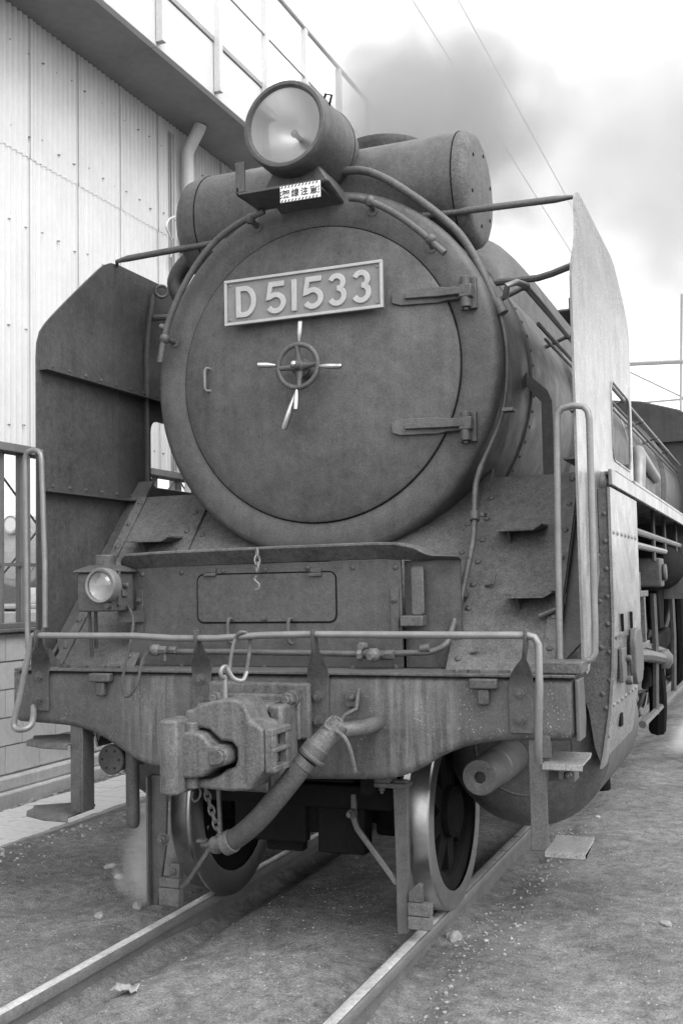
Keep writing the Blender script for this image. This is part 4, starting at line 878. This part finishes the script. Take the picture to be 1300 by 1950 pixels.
# headlight
LX, LY, LZ = -.012, .33, at(540, 236, y=.33).z
hl = A(MB().lathe([(.175, .012), (.186, -.004), (.200, -.004), (.208, .006), (.21, .03), (.212, .08), (.214, .30), (.22, .31), (.222, .36), (.214, .365), (.205, .44), (.16, .50), (.08, .53), (.01, .54)], (LX, LY, LZ), (0, 1, 0), 64, False, True), 'headlight', 'black_paint')
MB().lathe([(.0, -.022), (.07, -.018), (.13, -.006), (.18, .012)], (LX, LY, LZ), (0, 1, 0), 48, False, False).build('headlight_lens', 'lens_glass', hl)
MB().lathe([(.004, .20), (.05, .188), (.10, .15), (.14, .10), (.165, .05), (.180, .0135)], (LX, LY, LZ), (0, 1, 0), 48, False, False).build('headlight_reflector', 'reflector', hl)
MB().sphere((LX, LY+.12, LZ), .018, 12).cyl((LX, LY+.13, LZ), (LX, LY+.2, LZ), .012).build('bulb', 'plate_ground', hl)
MB().lathe([(.150, .34), (.224, .34)], (LX, LY, LZ), (0, 1, 0), 40, False, False).build('headlight_band', 'oily_black', hl)
p = at(620, 182, y=LY+.08)
MB().tube([(p.x-.03, LY+.1, p.z-.04), (p.x-.008, LY+.1, p.z+.018), (p.x+.022, LY+.1, p.z+.006), (p.x+.006, LY+.1, p.z-.05)], .006, 6).build('lifting_eye', 'oily_black', hl)
MB().box(LX+.12, LX+.20, LY+.18, LY+.26, LZ-.05, LZ+.03).build('terminal_box', 'black_paint', hl, bevel=.01)
pd = MB().loops([[(LX-.12, LY+.12, LZ-.17), (LX+.12, LY+.12, LZ-.17), (LX+.12, LY+.42, LZ-.17), (LX-.12, LY+.42, LZ-.17)], [(LX-.17, LY+.12, LZ-.25), (LX+.17, LY+.12, LZ-.25), (LX+.17, LY+.46, LZ-.25), (LX-.17, LY+.46, LZ-.25)], [(LX-.17, LY+.26, LZ-.29), (LX+.17, LY+.26, LZ-.29), (LX+.17, LY+.5, LZ-.34), (LX-.17, LY+.5, LZ-.34)]])
pd.build('headlight_pedestal', 'black_paint', hl, bevel=.01)
sa, sb = at(450, 380, y=.36), at(612, 357, y=.36); zsh = at(540, 366, y=.36).z
sf = A(MB().box(sa.x, .12, .36, .60, 3.322, 3.334).box(sa.x, sa.x+.012, .36, .42, 3.322, 3.36), 'lamp_shelf', 'black_paint', bevel=.002)
q = at(450, 378, y=.37); MB().box(q.x, q.x+.05, .36, .372, 3.334, at(458, 310, y=.37).z).build('shelf_post', 'black_paint', sf, bevel=.003)
# warning sign
s0, s1 = at(534, 368, y=.33), at(610, 362, y=.33); zA, zB = at(572, 381, y=.33).z, at(572, 350, y=.33).z
sgn = A(MB().box(s0.x, s1.x, .325, .332, zA, zB), 'warning_plate', 'enamel_and_glare_white', bevel=.001, label='small white warning plate reading 架線注意')
sw, sh_ = s1.x-s0.x, zB-zA
hq = MB()
for i in range(11):
    x = s0.x+.004+(sw-.016)*i/10.6
    for zz in (zA+.001, zB-.0115): hq.add([(x, .3238, zz), (x+.007, .3238, zz), (x+.013, .3238, zz+.010), (x+.006, .3238, zz+.010)], [(0, 1, 2, 3)])
for i in range(3):
    z = zA+.016+i*.013
    for xx in (s0.x+.001, s1.x-.0105): hq.add([(xx, .3238, z), (xx+.009, .3238, z+.006), (xx+.009, .3238, z+.012), (xx, .3238, z+.006)], [(0, 1, 2, 3)])
hq.build('hatched_border', 'ink_black', sgn, sharp=None, kind='stuff')
for i, chx in enumerate('架線注意'):
    c_ = bpy.data.curves.new('t', 'FONT'); c_.body = chx; c_.size = .040; c_.extrude = .0006; c_.offset = .0006; c_.align_x = 'CENTER'
    to = bpy.data.objects.new('t', c_); COL.objects.link(to); me = bpy.data.meshes.new_from_object(to); bpy.data.objects.remove(to)
    me.materials.clear(); me.materials.append(MATS['ink_black']); o = link(me, 'character', sgn, (s0.x+sw*(.155+.23*i), .3235, zA+sh_*.5-.0155)); o.rotation_euler = (R(90), 0, 0)

# --- smoke deflectors
def defl_x(y, z): return 1.30 - .058*sm(z, 2.80, 3.30)
outline = [(.19, 1.135), (.19, 2.62), (.196, 2.69), (.218, 2.75), (.26, 2.80), (.40, 2.935), (.55, 3.08), (.64, 3.165), (.69, 3.205), (.75, 3.232), (.82, 3.24), (1.3, 3.24), (1.80, 3.235), (1.93, 3.21), (2.0, 3.15), (2.045, 3.06), (2.05, 2.95), (2.04, 2.6), (2.015, 1.972), (1.09, 1.972), (.32, 1.11), (.25, 1.10)]
hole = rrect(1.22, 1.925, 2.055, 2.45, .075)
def deflector(s_):
    bmx = bmesh.new()
    def addloop(pts):
        # subdivide long edges so the bend is smooth
        out = []
        for i, a in enumerate(pts):
            b = pts[(i+1) % len(pts)]; n = max(1, int(math.dist(a, b)/.1))
            out += [(a[0]+(b[0]-a[0])*k/n, a[1]+(b[1]-a[1])*k/n) for k in range(n)]
        vv = [bmx.verts.new((0, y, z)) for y, z in out]; return [bmx.edges.new((vv[i], vv[(i+1) % len(vv)])) for i in range(len(vv))]
    es = addloop(outline)+addloop(hole)
    bmesh.ops.triangle_fill(bmx, use_beauty=True, edges=es)
    for zc in [2.3, 2.6, 2.72, 2.78, 2.82, 2.86, 2.9, 2.94, 2.98, 3.02, 3.06, 3.1, 3.14, 3.18, 3.21]:
        bmesh.ops.bisect_plane(bmx, geom=bmx.verts[:]+bmx.edges[:]+bmx.faces[:], plane_co=(0, 0, zc), plane_no=(0, 0, 1))
    for yc in np.arange(.25, 2.05, .1):
        bmesh.ops.bisect_plane(bmx, geom=bmx.verts[:]+bmx.edges[:]+bmx.faces[:], plane_co=(0, yc, 0), plane_no=(0, 1, 0))
    for v in bmx.verts: v.co.x = s_*defl_x(v.co.y, v.co.z)
    me = bpy.data.meshes.new('smoke_deflector'); bmx.to_mesh(me); bmx.free(); me.materials.append(MATS['sheen_paint' if s_ > 0 else 'black_paint'])  # right plate takes the sheen-lightened colour, left the darker unlit one
    o = bpy.data.objects.new('smoke_deflector', me); COL.objects.link(o); o.parent = loco
    so_ = o.modifiers.new('thick', 'SOLIDIFY'); so_.thickness = .010; so_.offset = 0
    xi = s_*(1.30-.006)
    ang = lambda y0, y1, z: MB().box(min(xi, xi-s_*.05), max(xi, xi-s_*.05), y0, y1, z, z+.007).box(min(xi, xi-s_*.007), max(xi, xi-s_*.007), y0, y1, z+.007, z+.05)
    ang(.205, 2.0, 2.555).build('stiffener', 'black_paint', o); ang(.205, 1.08, 1.955).build('stiffener', 'black_paint', o)
    MB().tube([(s_*(defl_x(0, z)-.018), 1.16, z) for z in np.linspace(2.0, 3.16, 14)], .014, 6).build('stiffener', 'black_paint', o)
    rv = MB()
    for i in range(12):
        y = .3+i*.14
        rv.rivet((xi-s_*.008, y, 2.59), (-s_, 0, 0), .009)
        if y < 1.05: rv.rivet((xi-s_*.008, y, 1.99), (-s_, 0, 0), .009)
    rv.build('rivets', 'dusty_and_lit_paint', o, kind='stuff')
    MB().torus((s_*(defl_x(0, 3.16)-.04), 1.22, 3.19), (.6*s_, .8, 0), .034, .009, 20, 8).build('lifting_ring', 'grey_tube', o)
    MB().tube([(s_*1.305, y, z) for y, z in hole], .006, 6, closed=True).build('window_beading', 'sheen_paint', o)
    # foot of the plate along the apron
    MB().tube([(s_*1.272, .25, 1.13), (s_*1.272, 1.08, 1.985), (s_*1.272, 2.0, 1.985)], .012, 4).build('foot_angle', 'black_paint', o)
    # U-shaped hand grip straddling the front edge
    yg = .165
    if s_ > 0: pts = [(1.215, yg, 1.12), (1.222, yg, 1.6), (1.232, yg, 2.10), (1.238, yg, 2.135), (1.255, yg, 2.155), (1.30, yg, 2.162), (1.338, yg, 2.155), (1.355, yg, 2.135), (1.36, yg, 2.10), (1.355, yg, 1.3), (1.352, yg, 1.19), (1.34, yg, 1.165), (1.31, yg, 1.155)]
    else: pts = [(-1.215, yg-.02, 1.16), (-1.232, yg, 1.6), (-1.25, yg, 2.10), (-1.255, yg, 2.13), (-1.27, yg, 2.148), (-1.30, yg, 2.155), (-1.328, yg, 2.148), (-1.342, yg, 2.13), (-1.345, yg, 2.10), (-1.335, yg, 1.3), (-1.33, yg, 1.19), (-1.315, yg, 1.165)]
    MB().tube(pts, .0135, 10).build('hand_grip', 'tube_steel', o)
    MB().cyl((s_*1.29, yg-.0, 2.155), (s_*1.29, yg+.05, 2.15), .012).build('grip_mount', 'tube_steel', o)
    return o
dL = deflector(-1); dR = deflector(1)
A(MB().prism([(-1.20, 1.12), (-1.10, 1.12), (-1.16, 1.20), (-1.20, 1.20)], 'y', .10, .112).box(-1.19, -1.17, .08, .112, 1.16, 1.30), 'deflector_foot', 'black_paint')
# tie bars
for s_ in (-1, 1):
    xi = s_*1.245
    a = bp_(s_*43, BR+.0, .86)
    pts = [(1.246, .84, 3.222), (1.225, .81, 3.232), (1.14, .79, 3.226), (.51, .75, 3.228)]
    if s_ < 0: pts = [(-1.246, .82, 3.235), (-1.225, .78, 3.246), (-1.14, .76, 3.246), (-.60, .74, 3.252)]
    tbm = A(MB().tube(pts, [.008, .010, .017, .017], 10), 'tie_bar', 'grey_tube')
    e = Vector(pts[-1]); MB().box(e.x-.02 if s_ < 0 else e.x-.07, e.x+.07 if s_ < 0 else e.x+.02, .73, .78, e.z-.05, e.z+.012).build('tie_bar_foot', 'grey_tube', tbm, bevel=.004)
    A(MB().tube([(s_*1.272, 1.2, 3.035), (s_*1.14, 1.2, 3.028), (s_*1.04, 1.2, 3.0), (s_*.97, 1.2, 2.987), (s_*.70, 1.2, 2.992)], .018, 8), 'tie_bar', 'grey_tube')

# --- boiler handrails, dome, running boards, side pipes
for s_ in (-1, 1):
    br = A(MB().tube([(s_*.895, .80, 2.80), (s_*.915, .76, 2.845), (s_*.955, .79, 2.862), (s_*.975, .85, 2.862), (s_*.975, 9.6, 2.862)], .0155, 10), 'boiler_handrail', 'tube_steel')
    for y in (.88, 2.0, 3.2, 4.4, 5.6, 6.8, 8.0): MB().sphere((s_*.975, y, 2.862), .022, 10).cyl((s_*.975, y, 2.862), (s_*.84, y, 2.81), .012).build('stanchion', 'grey_tube', br)
    A(MB().tube([(s_*.945, 1.3, 2.78), (s_*.955, 9.5, 2.78)], .011, 6).tube([(s_*.96, 1.4, 2.72), (s_*.965, 9.5, 2.71)], .008, 6), 'conduit', 'grey_tube')
    rb = A(MB().box(min(s_*.86, s_*1.372), max(s_*.86, s_*1.372), 1.5, 10.0, 1.955, 1.972).box(min(s_*1.355, s_*1.372), max(s_*1.355, s_*1.372), .67, 10.0, 1.885, 1.954), 'running_board', 'sheen_paint', bevel=.003)
    for z, y0 in ((1.765, 1.7), (1.68, 1.7)): A(MB().tube([(s_*1.24, y0, z), (s_*1.24, 9.5, z)], .022, 8), 'side_pipe', 'tube_steel')
    A(MB().tube([(s_*1.1, 4.2, 1.52), (s_*1.1, 9.5, 1.5)], .03, 8), 'side_pipe', 'tube_steel')
    A(MB().box(min(s_*.968, s_*1.023), max(s_*.968, s_*1.023), 1.20, 1.215, 1.972, 2.36).prism([(s_*.968, 2.362), (s_*1.023, 2.362), (s_*1.0, 2.42), (s_*.86, 2.55), (s_*.85, 2.5)], 'y', 1.201, 1.214), 'stay_plate', 'black_paint')
sv = A(MB().tube([(1.18, 3.3, 1.975), (1.18, 3.45, 2.28), (1.16, 3.6, 2.36), (1.15, 3.8, 2.36), (1.13, 5.0, 2.30)], .045, 10, smooth=4), 'steam_pipe', 'tube_steel')
A(MB().prism(rrect(3.55, 5.1, 1.975, 2.28, .05), 'x', .95, 1.12), 'oil_box', 'black_paint', bevel=.02)
dome = MB(); Ld = []
for y, s_c in ((2.45, .50), (2.47, .66), (2.53, .80), (2.63, .90), (2.8, .96), (3.05, .99), (3.3, 1.0), (5.9, 1.0), (6.3, .97), (6.6, .85), (6.75, .6)):
    ring = []
    for i in range(33):
        a = PI*i/32; ca, sa_ = math.cos(a), max(0., math.sin(a))
        ring.append(Vector((.60*math.copysign(abs(ca)**.8, ca)*(.7+.3*s_c), y, 3.16 + .68*(sa_**.8)*s_c)))
    ring += [Vector((-.5, y, 3.05)), Vector((.5, y, 3.05))]; Ld.append(ring)
A(dome.loops(Ld), 'dome_casing', 'black_paint')
# --- motion: driving wheels, rods, crosshead, brackets
for s_ in (-1, 1):
    dws = []
    for k, y in enumerate((3.55, 5.05, 6.55, 8.05)):
        dws.append(wheel(None, 'driving_wheel', (s_*.565, y, .70), .70, s_, 7, True))
    A(MB().box(min(s_*.70, s_*.74), max(s_*.70, s_*.74), 3.4, 8.2, .42, .54), 'coupling_rod', 'worn_iron', bevel=.01)
    A(MB().tube([(s_*.86, 2.75, .72), (s_*.80, 6.5, .47)], .06, 6), 'main_rod', 'worn_iron')
    A(MB().box(min(s_*.84, s_*.98), max(s_*.84, s_*.98), 1.92, 3.3, .98, 1.05).box(min(s_*.84, s_*.98), max(s_*.84, s_*.98), 1.92, 3.3, .50, .56), 'slide_bar', 'worn_iron', bevel=.008)
    A(MB().box(min(s_*.82, s_*1.0), max(s_*.82, s_*1.0), 2.55, 2.95, .57, .97), 'crosshead', 'oily_black', bevel=.03)
    gd = MB(); xa_, xb_ = min(s_*1.12, s_*1.22), max(s_*1.12, s_*1.22)
    for (y0, y1, z0, z1) in ((2.75, 3.35, 1.03, 1.07), (2.75, 3.35, 1.36, 1.40), (2.82, 2.87, 1.07, 1.36), (3.12, 3.17, 1.07, 1.36), (2.86, 2.94, 1.40, 1.52), (2.8, 2.95, .90, 1.03)): gd.box(xa_, xb_, y0, y1, z0, z1)
    A(gd, 'valve_rod_guide', 'worn_iron', bevel=.006)
    pass
    A(MB().prism([(2.9, .55), (3.2, .55), (3.6, 1.05), (3.5, 1.25), (3.3, 1.2), (3.0, .9)], 'x', min(s_*.92, s_*1.04), max(s_*.92, s_*1.04)), 'combination_lever', 'oily_black', bevel=.02)
    A(MB().box(min(s_*.74, s_*1.12), max(s_*.74, s_*1.12), 3.35, 3.5, .9, 1.8).prism([(3.5, 1.05), (4.4, 1.2), (4.4, 1.3), (3.5, 1.5)], 'x', min(s_*.98, s_*1.08), max(s_*.98, s_*1.08)), 'motion_bracket', 'black_paint', bevel=.01)
    A(MB().tube([(s_*1.0, 1.95, 1.42), (s_*1.02, 3.4, 1.40), (s_*1.0, 4.6, 1.35)], .03, 8), 'valve_rod', 'bright_steel')
    A(MB().box(min(s_*.85, s_*1.02), max(s_*.85, s_*1.02), 1.95, 2.4, .35, .42).tube([(s_*1.0, 2.2, .8), (s_*1.0, 2.5, .4), (s_*1.0, 2.55, .22)], .05, 8, smooth=3), 'drain_cock', 'oily_black', bevel=.01)
A(MB().box(-.36, .36, 1.0, 11, .45, 1.6), 'inner_frame', 'oily_black')
A(MB().box(-.85, .85, 8.95, 11.6, .35, 1.6), 'ashpan', 'oily_black', bevel=.05)
for s_ in (-1, 1):
    A(MB().lathe([(.05, 4.3), (.18, 4.32), (.22, 4.40), (.22, 8.9), (.18, 8.97), (.05, 9.0)], (s_*1.06, 0, 1.60), (0, 1, 0), 28), 'air_reservoir', 'oily_black')
    A(MB().prism([(3.75, .95), (3.95, .95), (4.05, 1.5), (3.9, 1.72), (3.75, 1.5)], 'x', min(s_*1.0, s_*1.06), max(s_*1.0, s_*1.06)), 'expansion_link', 'grey_tube', bevel=.015)
    A(MB().tube([(s_*1.07, 3.95, 1.0), (s_*1.02, 6.5, .78)], .045, 6), 'eccentric_rod', 'grey_tube')
    A(MB().tube([(s_*1.04, 3.0, .95), (s_*1.06, 3.05, 1.55)], .05, 6), 'combination_bar', 'grey_tube')
    A(MB().box(min(s_*1.18, s_*1.32), max(s_*1.18, s_*1.32), 10.2, 10.26, .35, 1.6).box(min(s_*1.15, s_*1.36), max(s_*1.15, s_*1.36), 10.26, 10.5, .36, .40).box(min(s_*1.15, s_*1.36), max(s_*1.15, s_*1.36), 10.26, 10.5, .76, .80), 'cab_steps', 'black_paint')
    for y in (5.8, 7.3): A(MB().box(min(s_*.80, s_*1.3), max(s_*.80, s_*1.3), y, y+.05, 1.3, 1.95), 'hanger_bracket', 'black_paint')
    A(MB().tube([(s_*1.0, 8.2, 1.3), (s_*1.0, 8.3, .6), (s_*.95, 8.4, .3)], .06, 8), 'brake_hanger', 'oily_black')
    A(MB().tube([(s_*1.14, y, z) for y, z in ((3.2, .98), (3.9, .93), (4.9, .84))], .045, 8).sphere((s_*1.14, 4.95, .83), .09, 10), 'union_link', 'grey_tube')
    A(MB().prism([(4.6, .62), (5.2, .98), (6.6, 1.02), (7.4, .95), (6.0, .80), (5.4, .60)], 'x', min(s_*1.0, s_*1.06), max(s_*1.0, s_*1.06)), 'return_crank', 'oily_black', bevel=.02)
    A(MB().tube([(s_*1.08, 4.9, .83), (s_*1.08, 5.1, .5), (s_*1.05, 5.25, .22)], .07, 8, smooth=3), 'drop_link', 'oily_black')
    for y in (2.75, 4.25, 5.75, 7.25): A(MB().tube([(s_*1.0, y+.1, 1.9), (s_*1.02, y+.05, 1.3), (s_*.9, y, .8), (s_*.72, y-.1, .3), (s_*.64, y-.02, .14)], .022, 8, smooth=4), 'sand_pipe', 'grey_tube')
    A(MB().tube([(s_*1.17, 3.9, 1.5), (s_*1.15, 7.0, 1.42), (s_*1.15, 9.8, 1.36)], .03, 6), 'reversing_rod', 'worn_iron')
    A(MB().tube([(s_*1.1, 3.8, .45), (s_*1.1, 9.0, .40)], .028, 6), 'brake_rod', 'grey_tube')
    A(MB().box(min(s_*1.08, s_*1.28), max(s_*1.08, s_*1.28), 3.6, 3.85, 1.42, 1.62).cyl((s_*1.28, 3.72, 1.52), (s_*1.31, 3.72, 1.52), .06, n=16), 'lubricator', 'black_paint', bevel=.012)
    A(MB().prism([(5.3, 1.05), (5.6, 1.05), (5.75, 1.42), (5.2, 1.42)], 'x', min(s_*1.0, s_*1.1), max(s_*1.0, s_*1.1)), 'link_bracket', 'oily_black', bevel=.02)
    for y in (4.6, 6.2, 7.8): A(MB().tube([(s_*1.12, y, 1.36), (s_*1.12, y+.06, .95), (s_*1.1, y+.1, .42)], .026, 6), 'brake_hanger', 'grey_tube')
    for y in (3.55, 5.05, 6.55, 8.05): A(MB().cyl((s_*.74, y, .48), (s_*.86, y, .48), .09, .075, n=16), 'crank_pin', 'worn_iron')
    for y in (3.6, 4.4, 5.4, 6.4): A(MB().tube([(s_*1.24, y, 1.95), (s_*1.24, y, 1.6)], .015, 6), 'pipe_hanger', 'grey_tube')
# --- firebox, cab, tender
A(MB().lathe([(BR+.02, 7.9), (BR+.06, 7.95), (BR+.06, 10.0)], (0, 0, BZ), (0, 1, 0), 64), 'firebox', 'black_paint')
cb = MB(); prof = [(-1.38, 1.6), (-1.38, 3.25), (-1.25, 3.45), (-.95, 3.62), (-.5, 3.76), (0, 3.82), (.5, 3.76), (.95, 3.62), (1.25, 3.45), (1.38, 3.25), (1.38, 1.6)]
cabp = A(MB().prism(prof, 'y', 10.0, 12.2), 'cab', 'black_paint', bevel=.02)
MB().box(-1.42, 1.42, 9.9, 12.5, 3.2, 3.23).build('cab_gutter', 'black_paint', cabp)
for s_ in (-1, 1):
    MB().box(min(s_*1.375, s_*1.386), max(s_*1.375, s_*1.386), 10.5, 11.6, 2.4, 3.1).build('cab_window', 'ink_black', cabp)
    MB().box(min(s_*1.02, s_*1.3), max(s_*1.02, s_*1.3), 9.985, 9.999, 2.55, 3.2).build('front_window', 'ink_black', cabp)
tnd = A(MB().box(-1.35, 1.35, 12.8, 19.5, 1.0, 3.0), 'tender', 'black_paint', bevel=.04)
MB().box(-1.0, 1.0, 12.9, 19.3, .4, .999).build('tender_frame', 'oily_black', tnd)
for y in (13.6, 15.2, 17.0, 18.6):
    for s_ in (-1, 1): MB().lathe([(.43, -.06), (.43, .06)], (s_*.6, y, .43), (1, 0, 0), 28).build('tender_wheel', 'oily_black', tnd)

# ================================================================== overhead wires and gantry
for (px, py), zz, r_, lbl in (((785, 0), 6.6, .005, 'overhead wire crossing the smoke, left of two near the top'), ((872, 0), 6.6, .005, 'overhead wire crossing the smoke, right of two near the top'), ((450, 0), 7.6, .004, 'thin wire seen between the roof railing posts')):
    p = at(px, py, z=zz)
    o = MB().tube([(p.x, -6, zz), (p.x, 70, zz)], r_, 6).build('overhead_wire', 'wire'); tag(o, lbl, 'wire', 'overhead wires along the track')
GYY = 32.
gt = thing('catenary_gantry', 'thin grey overhead line gantry against the white sky at right', 'gantry', (at(1297, 1000, y=GYY).x, GYY, -.08))
def gp2(px, py): v = at(px, py, y=GYY); return v-Vector(gt.location)
MB().tube([gp2(1297, 560), gp2(1292, 1100)], .04, 8).build('mast', 'trim_grey', gt)
MB().tube([gp2(1120, 697), gp2(1195, 693), gp2(1420, 683)], .075, 6).build('beam', 'trim_grey', gt)
MB().tube([gp2(1120, 670), gp2(1195, 707), gp2(1300, 757), gp2(1420, 812)], .03, 6).build('stay_wire', 'trim_grey', gt)
MB().tube([gp2(1120, 772), gp2(1230, 766), gp2(1300, 760), gp2(1420, 752)], .035, 6).build('lower_arm', 'trim_grey', gt)

# ================================================================== smoke and steam
def volume(name, label, axis_from, axis_to, r0, r1, dens, scale, colour, seed, thresh=.42, fall=1.0, aniso=.2):
    a, b = Vector(axis_from), Vector(axis_to); d = b-a; Ln = d.length; n = 20
    q = MB(); prof = []
    for i in range(n+1):
        t = i/n; h = -r0*.9 + (Ln+r0*.9+r1*.9)*t
        r = r0 + (r1-r0)*max(0, min(1, h/Ln))
        if h < 0: r = math.sqrt(max(0, r0*r0-h*h))
        if h > Ln: r = math.sqrt(max(0, r1*r1-(h-Ln)**2))
        prof.append((max(r, .02), h))
    q.lathe(prof, (0, 0, 0), (0, 0, 1), 24)
    m = bpy.data.materials.new(name+'_volume'); m.use_nodes = True; t = m.node_tree; N = t.nodes; L = t.links; N.clear()
    out = N.new('ShaderNodeOutputMaterial'); pv = N.new('ShaderNodeVolumePrincipled'); L.new(pv.outputs[0], out.inputs['Volume'])
    pv.inputs['Color'].default_value = (colour, colour, colour, 1); pv.inputs['Anisotropy'].default_value = aniso
    tc = N.new('ShaderNodeTexCoord'); sp = N.new('ShaderNodeSeparateXYZ'); L.new(tc.outputs['Object'], sp.inputs[0])
    def mt(op, x, y=None, c=False):
        nn = N.new('ShaderNodeMath'); nn.operation = op; nn.use_clamp = c
        for i, v in enumerate((x, y)):
            if v is None: continue
            if isinstance(v, (int, float)): nn.inputs[i].default_value = v
            else: L.new(v, nn.inputs[i])
        return nn.outputs[0]
    rho = mt('SQRT', mt('ADD', mt('MULTIPLY', sp.outputs[0], sp.outputs[0]), mt('MULTIPLY', sp.outputs[1], sp.outputs[1])))
    frac = mt('DIVIDE', sp.outputs[2], Ln, True); rad = mt('ADD', mt('MULTIPLY', frac, r1-r0), r0)
    over = mt('MAXIMUM', mt('MAXIMUM', mt('MULTIPLY', sp.outputs[2], -1.), mt('SUBTRACT', sp.outputs[2], Ln)), 0.)
    rr = mt('SQRT', mt('ADD', mt('MULTIPLY', rho, rho), mt('MULTIPLY', over, over)))
    edge = mt('SUBTRACT', 1., mt('DIVIDE', rr, rad), True)
    nz = N.new('ShaderNodeTexNoise'); nz.noise_dimensions = '4D'; nz.inputs['W'].default_value = seed; nz.inputs['Scale'].default_value = scale; nz.inputs['Detail'].default_value = 6; nz.inputs['Roughness'].default_value = .6; nz.inputs['Distortion'].default_value = .6
    L.new(tc.outputs['Object'], nz.inputs['Vector'])
    f = mt('ADD', mt('MULTIPLY', mt('SUBTRACT', nz.outputs['Fac'], thresh), 2.6), mt('MULTIPLY', mt('SUBTRACT', edge, .32), 1.2*fall))
    f = mt('MULTIPLY', mt('MULTIPLY', f, 1.8, True), mt('MULTIPLY', edge, 5., True))
    f = mt('MULTIPLY', f, dens); L.new(f, pv.inputs['Density'])
    o = q.build(name, 'wire'); o.data.materials.clear(); o.data.materials.append(m)
    o.location = a; o.rotation_mode = 'QUATERNION'; o.rotation_quaternion = d.to_track_quat('Z', 'Y')
    o['kind'] = 'stuff'; o['label'] = label; o['category'] = name; return o
volume('smoke', 'grey coal smoke rising behind the headlight from the chimney', (.02, 1.75, 4.15), (-.5, 4.6, 5.4), .36, 1.55, 1.25, 1.5, .46, 3.1, thresh=.47)
volume('smoke', 'grey coal smoke spreading across the sky at the upper right', (-.2, 5.8, 5.5), (2.5, 8.6, 6.0), 2.1, 3.5, .42, .8, .48, 5.4, thresh=.46)
volume('steam', 'white puff of steam at the foot of the left drain pipe', (-.90, .5, .04), (-.84, .56, .36), .20, .17, 4.5, 6., .99, 1.3, thresh=.45, aniso=0)
volume('steam', 'white steam drifting low behind the right-hand cylinder', (1.18, 5.8, .0), (1.28, 7.0, .05), .18, .26, 1.2, 3., .99, 2.3, thresh=.47, aniso=0)
